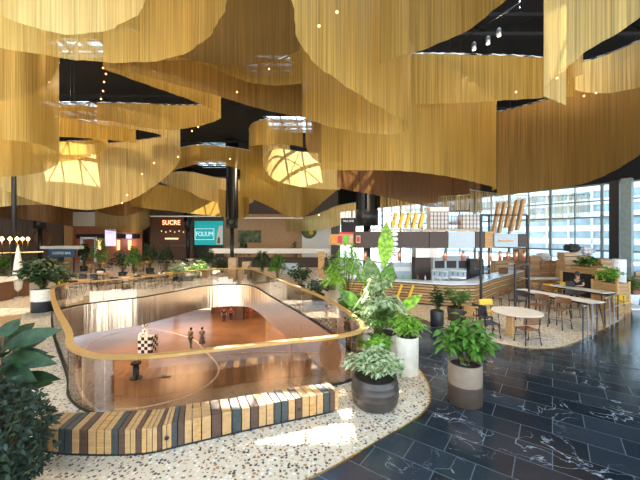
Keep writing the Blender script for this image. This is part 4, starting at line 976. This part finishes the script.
# frame posts
fp = empty('steel_frame', (8,15,0), 'black steel portal frame standing over the bar counter', 'frame')
for px, Y in ((481,14.6),(527,18.0),(489,19.5)):
    q = Q(px,215,Y)-fp.location; MB().box((q.x,q.y,q.z/2),(.09,.09,q.z)).build('post','black',fp)
a = Q(481,215,14.6)-fp.location; b = Q(527,215,18.0)-fp.location; MB().tube([a,b],.045,4).build('beam','black',fp)
c = Q(489,215,19.5)-fp.location; MB().tube([a,c],.045,4).build('beam','black',fp); MB().tube([b,c],.045,4).build('beam','black',fp)
gp = empty('steel_frame', (7.8,12.8,0), 'slim black steel loop frame rising behind the round table', 'frame')
MB().box((0,0,1.1),(.06,.06,2.2)).build('post','black',gp); MB().box((.4,.2,2.2),(.9,.06,.06),.4).build('beam','black',gp); MB().box((.8,.37,1.1),(.05,.05,2.2)).build('post','black',gp)
for k, (px, Y) in enumerate(((365,16.4),(399,16.4),(445,16.4),(463,16.4),(480,16.4),(490,16.4),(500,17.5),(508,17.5),(516,17.5),(524,17.5))):
    q = Q(px,256,Y); t = empty('pendant_lamp', tuple(q), 'copper tube pendant above the bar, %s' % ('beside the right column','just right of the paddle-leaved plant','left of the white overhead panel','under the white overhead panel','left of the frame post','right of the frame post','under the small overhead cabinet, leftmost','under the small overhead cabinet, middle','under the small overhead cabinet, rightmost','beside the right frame post')[k], 'lamp')
    MB().lathe([(.05,-.25),(.09,-.24),(.09,.2),(.03,.26)],n=12).build('shade','copper',t); MB().tube([(0,0,.26),(0,0,.75)],.01,5).build('cable','black',t)
# equipment
def machine(label, px0, px1, py0, py1, Y, dp, m, name='kitchen_unit', cat='appliance', floor=True):
    a, b = Q(px0,py0,Y), Q(px1,py1,Y); z0 = 0 if floor else b.z
    t = empty(name, ((a.x+b.x)/2,Y+dp/2,z0), label, cat); w = b.x-a.x; h = a.z-z0
    MB().box((0,0,h/2),(w,dp,h)).build('housing',m,t,.02); return t, w, h, dp
t,w,h,d = machine('tall dark bronze cabinet under the metal hood behind the bar',415,431,257,290,18,.7,'brownbox'); MB().box((0,-d/2-.01,h*.5),(w*.9,.02,.02)).build('door_gap','black',t)
wbox('hood','brushed metal extractor hood above the tall bronze cabinet','hood',416,441,248.5,257.5,17.4,.8,'steel')
t,w,h,d = machine('white refrigerated unit at the left end of the bar',393,412,263,290,18.5,.8,'kitchen'); MB().box((0,-d/2,h*.8),(w*.85,.03,.25)).build('front_panel','white',t)
t,w,h,d = machine('pale shelving unit with dark openings behind the espresso machines',433,470,256,290,20,.6,'kitchen')
for k in range(3): MB().box((-w*.32+k*w*.32,-d/2-.005,h*.75),(w*.26,.03,.45)).build('opening','char',t)
t,w,h,d = machine('tall black oven tower near the right end of the bar',470,484,259,290,19.5,.7,'black')
MB().box((0,-d/2-.01,h*.8),(w*.7,.03,.3)).build('oven_window','brownbox',t)
cf = [(440,'left'),(458,'right')]
for px, s in cf:
    q = P(px,279,1.1); q = Vector(((px-320)/F*16.6,16.6,1.1)); t = empty('espresso_machine', tuple(q), 'white espresso machine on the bar worktop, the '+s+' one of two', 'coffee machine', -.42)
    MB().box((0,0,.12),(.78,.5,.12)).build('base','chrome',t,.01); MB().box((0,.1,.32),(.78,.32,.3)).build('body','kitchen',t,.03); MB().box((0,-.1,.46),(.8,.5,.06)).build('cup_tray','chrome',t,.01)
    for k in range(3): MB().tube([(-.25+k*.25,-.12,.36),(-.25+k*.25,-.12,.28),(-.25+k*.25,-.3,.26)],.025,6).build('brew_handle','black',t)
    for k in range(4): MB().box((-.34+.68*(k%2),-.2+.4*(k//2),.03),(.05,.05,.06)).build('foot','black',t)
t = empty('beer_tap', (8.35,16.5,1.1), 'pale tap tower on the bar worktop left of the frame post', 'tap')
MB().tube([(0,0,0),(0,0,.55)],.06,10).build('column','kitchen',t); MB().tube([(-.35,0,.55),(.35,0,.55)],.05,10).build('crossbar','chrome',t)
for k in range(3): MB().tube([(-.25+.25*k,-.05,.55),(-.25+.25*k,-.1,.75)],.018,6).build('handle','black',t)
t = empty('crate', (11.0,19.2,1.1), 'small walnut crate on the right end of the bar worktop', 'crate', .7)
MB().box((0,0,.02),(.5,.35,.03)).build('bottom','midbrown',t)
for (x,y,a,b) in ((0,-.17,.5,.02),(0,.17,.5,.02),(-.24,0,.02,.35),(.24,0,.02,.35)): MB().box((x,y,.17),(a,b,.3)).build('side','midbrown',t)
for k in range(5):
    q = Q(394.5, 256-k*4.9, 15.8); o_ = MB().lathe([(.05,0),(.16,.04),(.18,.14),(.12,.2),(.06,.22)],n=16).build('white_lantern','white'); o_.location = q
    tag(o_, ('lowest','second from bottom','middle','second from top','topmost')[k]+' of the white round lanterns strung right of the paddle-leaved plant','lantern','white lanterns strung beside the tall plant')
o_ = MB().tube([Q(394.5,262,15.8), Q(394.5,235,15.8)+Vector((0,0,8.6))],.008,5).build('lantern_cord','black'); tag(o_,'cord that the white round lanterns hang from','cord')
# small bottles & cups on the worktop
for k in range(9):
    t_ = k/9; a, b = Vector((6.0,15.9)), Vector((3.0,17.3)); p = a.lerp(b,t_); o_ = MB().lathe([(.035,0),(.04,.01),(.04,.16),(.015,.21),(.015,.27)],n=10).build('bottle',R.choice(['green','midbrown','kitchen'])); o_.location = (p.x,p.y,1.1)
    tag(o_,'small bottle in the row on the left arm of the bar worktop','bottle','bottles on the left arm of the bar')

# ------------------------------------------------------------------ crates before the window wall
def stack(px, Y, w, hs, ms, lab):
    x = (px-320)/F*Y; z = 0
    for k, h in enumerate(hs):
        m_ = ms[k % len(ms)]; t = empty('crate' if m_ != 'carton' else 'carton', (x+rnd(-.04,.04),Y+rnd(-.05,.05),z), '%s, %s' % (lab, ('at the bottom','second from bottom','third from bottom','fourth from bottom','fifth from bottom','topmost')[k]), 'box', rnd(-.08,.08), 'stacked boxes before the window wall')
        MB().box((0,0,h/2-.005),(w,.7,h-.02)).build('box_body',m_,t,.008)
        MB().box((0,-.352,h*.5),(w*.98,.012,.05)).build('tape' if m_=='carton' else 'batten','brown' if m_!='carton' else 'carton_pale',t)
        z += h
stack(499,24,.95,[.5,.5,.5],['carton_pale'],'pale crate in the leftmost stack')
stack(510,24,.75,[.45,.45,.45,.45],['film','carton_pale'],'slatted grey box in the second stack')
stack(521,23.4,.72,[.5,.5,.5,.5,.4],['carton'],'brown carton in the third stack from the left')
stack(532,22.3,.72,[.5,.5,.5,.45],['carton'],'brown carton in the fourth stack from the left')
stack(543,22.3,.75,[.55,.55,.5],['carton'],'brown carton in the stack topped with plastic film')
stack(554,22,.7,[.6,.55,.5],['carton'],'brown carton in the stack left of the pale crates')
stack(567,20.5,.9,[.6,.6,.6,.5],['carton_pale'],'pale crate in the tall stack behind the seated woman')
stack(581,20.8,.8,[.6,.6,.5,.4],['carton_pale','carton'],'crate in the stack right of the tall pale one')
stack(592,19.5,.8,[.6,.6,.5],['carton_pale'],'pale crate in the stack behind the timber planter')
stack(602,19,.7,[.6,.6,.5,.3],['carton_pale','carton'],'crate in the stack behind the bright planter plant')
stack(640,20,1.4,[.6,.55],['carton_pale'],'wide crate in the stack at the right edge')
stack(655,20,1.2,[.6,.55],['carton'],'carton in the stack cut by the right edge')
for k, (px, Y, z) in enumerate(((543,22.3,1.6),(572,20.5,2.3),(586,20.8,2.1))):
    bm = bmesh.new(); bmesh.ops.create_icosphere(bm, subdivisions=3, radius=.45)
    for v in bm.verts: v.co *= 1+.18*math.sin(v.co.x*17+k)*math.sin(v.co.y*13)+.1*math.sin(v.co.z*23)
    for v in bm.verts: v.co.z = v.co.z*.6
    me = bpy.data.meshes.new('plastic_film_bundle'); bm.to_mesh(me); bm.free(); me.materials.append(M[('film','char','film')[k]]); o_ = bpy.data.objects.new('plastic_film_bundle' if k != 1 else 'dark_bag', me); COL.objects.link(o_); o_.location = ((px-320)/F*Y,Y,z+.27)
    tag(o_,('crumpled white plastic bundle on the carton stack','dark bag on top of the tall pale crate stack','pale blue-white plastic bundle on the stack right of the dark bag')[k],'bundle')
# timber planters by the high table
def planter(label, x, y, w, d, h, rz):
    t = empty('timber_planter',(x,y,0),label,'planter',rz); mb = MB()
    for (cx,cy,a,b) in ((0,-d/2,w,.05),(0,d/2,w,.05),(-w/2,0,.05,d),(w/2,0,.05,d)):
        for k in range(int(h/.16)): mb.box((cx,cy,.08+k*.16),(a,b,.145))
    mb.build('boards','oak_pale',t); MB().box((0,0,h-.15),(w-.06,d-.06,.04)).build('soil','soil',t)
    for sx in (-1,1):
        for sy in (-1,1): MB().box((sx*w/2,sy*d/2,h/2),(.08,.08,h)).build('corner_post','oak',t)
    return t
t = planter('timber planter with a bright plant right of the seated woman',13.15,14.5,1.0,.7,1.35,DT-.1); foliage_bush(t,1.2,.6,.8,26,8,.28,.12,'leaf_bright',.4)
t = planter('timber planter with a leafy plant behind the seated woman',15.3,18.3,1.4,.8,1.6,DT); foliage_bush(t,1.45,.7,.8,26,8,.28,.12,'leaf',.4)
t = empty('timber_screen',(13.75,16.4,0),'sloping timber screen with black openings beside the seated woman','screen',DT)
MB().box((0,0,1.48),(2.6,.3,.05)).build('top_board','oak_pale',t)
for k in range(4): MB().box((-1.25+k*.83,0,.73),(.12,.28,1.45)).build('upright','oak',t)
for k in range(3): MB().box((-.83+k*.83,.05,.8),(.70,.04,1.2)).build('infill','black',t)
t = potted('potted_plant','dark green plant in a pale tub beside the silver pillar', 15.4,15.9,.32,.36,.5,'film'); foliage_bush(t,.45,.7,.95,34,9,.26,.09,'leaf',.4)
t = empty('silver_bin',(14.35,15.35,0),'slim silver-grey pillar standing at the right tip of the cafe island','pillar'); MB().lathe([(.26,0),(.26,2.2),(.24,2.25)],n=24).build('shell','film',t); MB().lathe([(.9,0.0),(.9,.05),(.85,.07)],n=32).build('base','white',t)
def guard(label, a, b, h=1.15):
    a, b = Vector((*a,0)), Vector((*b,0)); t = empty('guard_rail',tuple(a),label,'railing'); d = b-a
    for k in range(4):
        p = d*(k/3); MB().box((p.x,p.y,h/2),(.03,.03,h)).build('post','grey' if k%3 else 'char',t)
    for z in (h,h*.62,.12): MB().tube([Vector((0,0,z)),d+Vector((0,0,z))],.02,6).build('bar','chrome',t)
guard('steel guard rail at the near end of the long high table', loc2(583,343), loc2(597,337.5)); guard('steel guard rail at the near end of the farther high table', loc2(605,331), loc2(618,324))
for k, (px, Y, lab) in enumerate(((629,17.5,'rust coloured upholstered seat at the right edge behind the green tub plant'),(652,18.4,'second rust coloured seat cut by the right edge'))):
    t = empty('lounge_seat',((px-320)/F*Y+.3,Y,0),lab,'seat'); MB().box((0,0,.3),(.9,.8,.3)).build('cushion','carton_red',t,.08); MB().box((0,.35,.7),(.9,.18,.7)).build('backrest','carton_red',t,.08)
    for sx in (-1,1):
        for sy in (-1,1): MB().box((sx*.36,sy*.3,.08),(.06,.06,.15)).build('leg','brown',t)

# ------------------------------------------------------------------ far shops
def shopbox(*a, **k): return wbox(*a, **k)
sb = empty('brown_shop',(-20,43,3),'dark brown shop front with glowing red sign','shop')
wbox('back_panel',None,None,150,193,215,262,43,.4,'lower_wall',sb); wbox('light_strip',None,None,165,178,238,239.2,42.8,.1,'glow',sb); wbox('shelf',None,None,160,186,245,246.5,42.7,.2,'midbrown',sb)
for k in range(6): wbox('bulb',None,None,161+k*4.4,161.8+k*4.4,230.5+(k%2),231.6+(k%2),42.6,.05,'glow',sb)
ns = wbox('neon_sign','glowing red sign with letters on the dark brown shop front','sign',162.5,180,219.5,226,42.85,.15,'carton_red'); text('SUCRE',.86,'neon',ns,(0,-.08,0),(PI/2,0,0),sx=.95)
bb = wbox('billboard','teal billboard with pale framed lettering left of the middle column','billboard',194.5,223,221,245,41.5,.15,'teal')
text('FOLIUM',.85,'text_lit',bb,(-.55,-.1,-.15),(PI/2,0,0),sx=.75)
for sx in (-1.6,1.6): MB().box((sx,.15,-(bb.location.z)/2),(.1,.1,bb.location.z)).build('post','black',bb)
for (x,z,w,h) in ((-.55,.55,2.5,.06),(-.55,-.85,2.5,.06),(-1.77,-.15,.06,1.4),(.67,-.15,.06,1.4)): MB().box((x,-.09,z),(w,.02,h)).build('frame_line','text_lit',bb)
MB().add([(1.0,-.09,-1.5),(1.8,-.09,-1.5),(1.8,-.09,1.0),(1.35,-.09,.9),(1.05,-.09,-.3)],[(0,1,2,3,4)]).build('pale_corner','text',bb); MB().lathe([(.02,-.5),(.2,-.4),(.16,.1),(.1,.35),(.02,.4)],(1.3,-.12,-.9),10,sy=.1).build('printed_figure','carton_red',bb)
struct('trim_20', MB().box(((185-320)/F*40-1.0,40,H+.02+(235-216.5)/F*40),(11,.25,.14)), 'text')
struct('trim_21', MB().box(((265-320)/F*38,38,H+(235-218)/F*38),(9,.25,.14)), 'text')
wbox('timber_wall_panel','amber plywood wall behind the pale serving counter','wall panel',224,304,214,263,45,.3,'tanwall')
pf = wbox('picture_frame','framed dark mural hanging on the amber plywood wall','picture',237,262,229.5,243.5,44.86,.14,'oak_pale'); MB().box((0,-.07,0),(3.2,.03,1.7)).build('mural',mat('mural',(0.10,0.13,0.06),.6,0,.9,1.6),pf)
wp = wbox('white_wall_panel','white wall panel bearing the round green emblem','wall panel',302,331,219,263,43,.3,'white')
em = empty('round_emblem',tuple(Q(309,231,42.98)),'round green and brown emblem on the white wall','emblem'); MB().tube([(0,-.01,0),(0,-.12,0)],.95,28).build('disc','leaf_olive',em)
o_ = MB().tube([(.95*math.cos(a*PI/16),-.1,.95*math.sin(a*PI/16)) for a in range(33)],.11,8).build('ring','brown',em); MB().tube([(-.3,0,.2),(-.3,-.16,.2)],.35,16).build('petal','leaf_bright',em); MB().tube([(.3,0,-.2),(.3,-.16,-.2)],.3,16).build('petal','yellow',em)
sc_ = empty('serving_counter',(-5.3,34,0),'long pale serving counter in the middle distance','counter'); MB().box((0,0,1.72),(12.6,1.2,.5)).build('canopy','white',sc_,.03); MB().box((0,.1,.5),(12.2,.9,1.0)).build('body','brownbox',sc_)
for k in range(5): MB().box((-6+k*3,.3,1.2),(.12,.12,1.1)).build('post','oak',sc_)
wa = empty('arched_chair',(*loc2(323,284),0),'white arched lounge chair behind the right handrail','chair'); MB().tube([(.7*math.cos(a*PI/12),0,.05+.95*math.sin(a*PI/12)) for a in range(13)],.07,8).build('arch','white',wa); MB().box((0,-.1,.35),(1.1,.6,.12)).build('seat','white',wa,.05); MB().box((0,.12,.62),(1.0,.1,.6)).build('backrest','film',wa,.05)
wbox('bench_block','pale blue-white seating block behind the dark palm','bench',281,297,264,274,22,1.0,'kitchen',None,.05); wbox('timber_post_box','timber clad divider beside the narrow upright plant','divider',318,324.5,252,284,22,.5,'oak',None,.02)
for k,(px,lab) in enumerate(((232,'timber pedestal at the far right corner of the handrail'),(246,'second timber pedestal at the far right corner of the handrail'),(206,'small timber block left of the pedestals'))):
    Y = 24; wbox('timber_pedestal',lab,'pedestal',px-4,px+4,(258,262,268)[k],280.5,Y,.6,'carton_pale',None,.02)
# left side shops
kf = empty('food_kiosk',(-25,41,2.5),'pale food kiosk with black band and lit openings at left back','kiosk')
wbox('ceiling_slab',None,None,72,142,212,226,41,1.5,'offwhite',kf); wbox('black_band',None,None,76,138,234,238.5,40.8,.4,'black',kf); wbox('back_wall',None,None,73,142,226,262,42.5,.2,'copper',kf)
for a,b in ((80,82),(94,96),(80,96)): wbox('white_frame',None,None,a,b,(238 if b-a<5 else 237),(262 if b-a<5 else 239),40.5,.2,'text',kf)
for a,b in ((98,101),(117,119.5),(128,131)): wbox('lit_panel',None,None,a,b,240,250,40.7,.1,'glow',kf)
ss = wbox('lit_screen','tall lilac lit screen on the pale food kiosk','screen',105,115,229,246,40.6,.2,'screen'); text('MENU',.34,'text',ss,(0,-.1,.6),(PI/2,0,0))
s2 = wbox('lit_screen','small lilac lit screen right of the tall one','screen',126,131,234.5,238.5,40.6,.2,'screen')
bs = wbox('blue_sign','dark blue sign board with white lettering among the palms','sign',48.5,75,249.5,257,29,.12,'navy'); text('COFFEE BAR',.33,'text',bs,(0,-.08,0),(PI/2,0,0),sx=.9)
wbox('cream_ledge','cream ledge running above the dark blue sign','ledge',40,80,246,249,29.3,.5,'offwhite')
for k,px in enumerate((50,73)):
    q = Q(px,257,29.06); MB().box((q.x-bs.location.x,.1,-bs.location.z/2),(.08,.06,bs.location.z)).build('post','black',bs)
wbox('grey_wall_panel','grey brown panelled wall at the far left','wall panel',18,64,206,232,44,.3,'pot_taupe')
bd = empty('round_disc',tuple(Q(43,238,36)),'large round brown disc at the far left','disc'); MB().tube([(0,0,0),(0,-.1,0)],1.0,28).build('disc','midbrown',bd); MB().tube([(1.0*math.cos(a*PI/16),-.08,1.0*math.sin(a*PI/16)) for a in range(33)],.07,6).build('rim','oak2',bd)
wbox('timber_door_frame','amber lit doorway left of the pale kiosk','doorway',64,72,222,262,42,.3,'oak')
wbox('dark_partition','dark brown partition behind the row of glowing bulbs','partition',-30,62,232,262,43,.3,'lower_wall')
# ------------------------------------------------------------------ small ceiling lights
sp = [(103,68,10),(106,74,10.2),(104,82,10.4),(103,91,10.6),(101,99,10.8),(192,131,15),(198,127,15),(203,124,15),(142,174,13),(154,163,13),(178,157,13),(237,92,8),(269,69,8),(319,26,3),(337,12,2.9),(516,92,8.5),(557,78,5),(584,96,9),(596,93,9),(230,159,15),(127,195,15),(122,203,15),(319,215,20),(92,155,14),(61,172,13)]
wd = 'row of orange bulbs before the black gap at top left|topmost bulb of the;second bulb of the;middle bulb of the;fourth bulb of the;lowest bulb of the'.split('|')
near = {5:'left of three bulbs hanging by the black gap at left centre',6:'middle of three bulbs hanging by the black gap at left centre',7:'right of three bulbs hanging by the black gap at left centre',8:'small bulb before the lower hem of the large left ring',9:'small bulb before the large left ring, left of another',10:'small bulb near the right fold of the large left ring',11:'small bulb before the scalloped curtain, lower left one',12:'small bulb before the scalloped curtain, upper right one',13:'small bulb before the large top scroll, lower one',14:'brightest bulb before the large top scroll',15:'small bulb before the level curtain right of centre',16:'small bulb before the bright top right curtain',17:'left of two bulbs under the pale top right curtain',18:'right of two bulbs under the pale top right curtain',19:'small bulb above the middle column',20:'upper of two bulbs below the large left ring',21:'lower of two bulbs below the large left ring',22:'orange bulb at the tip of the black gap beside the right column',23:'faint bulb on the large left ring, upper',24:'faint bulb on the large left ring, lower'}
for k,(px,py,Y) in enumerate(sp):
    q = Q(px,py,Y); t = empty('hanging_bulb',tuple(q),(wd[1].split(';')[k]+' '+wd[0]) if k < 5 else near[k],'light bulb',0,'small bulbs hanging between the chain curtains')
    r = .0016*Y+.008; MB().lathe([(.2*r,-r),(.8*r,-.6*r),(r,0),(.8*r,.6*r),(.3*r,r)],n=10).build('bulb','redbulb',t); MB().tube([(0,0,r),(0,0,ZC-q.z)],.0015,4).build('cord','black',t)
tr = empty('light_track',(1.2,8,0),'black ceiling track carrying three spotlights at top right','track')
a, b = Q(450,52,8), Q(520,8,8); o0 = Vector((1.2,8,0)); MB().tube([a-o0+Vector((0,0,.12)), b-o0+Vector((0,0,.12))],.03,6).build('track_bar','black',tr)
for k in (0,1):
    p = (a,b)[k]-o0; MB().tube([p,Vector((p.x,p.y,ZC))],.012,5).build('rod','black',tr)
for k,(px,py) in enumerate(((474,46),(488,40),(499,32))):
    q = Q(px,py,8); t = empty('spotlight',tuple(q),('left','middle','right')[k]+' spotlight on the black track at top right','lamp'); MB().lathe([(.045,-.09),(.05,-.08),(.05,.07),(.03,.09)],n=14).build('housing','chrome',t); MB().lathe([(.04,-.1),(.04,-.092)],n=14).build('lens','spot',t); MB().tube([(0,0,.09),(0,0,.13)],.01,5).build('bracket','black',t)
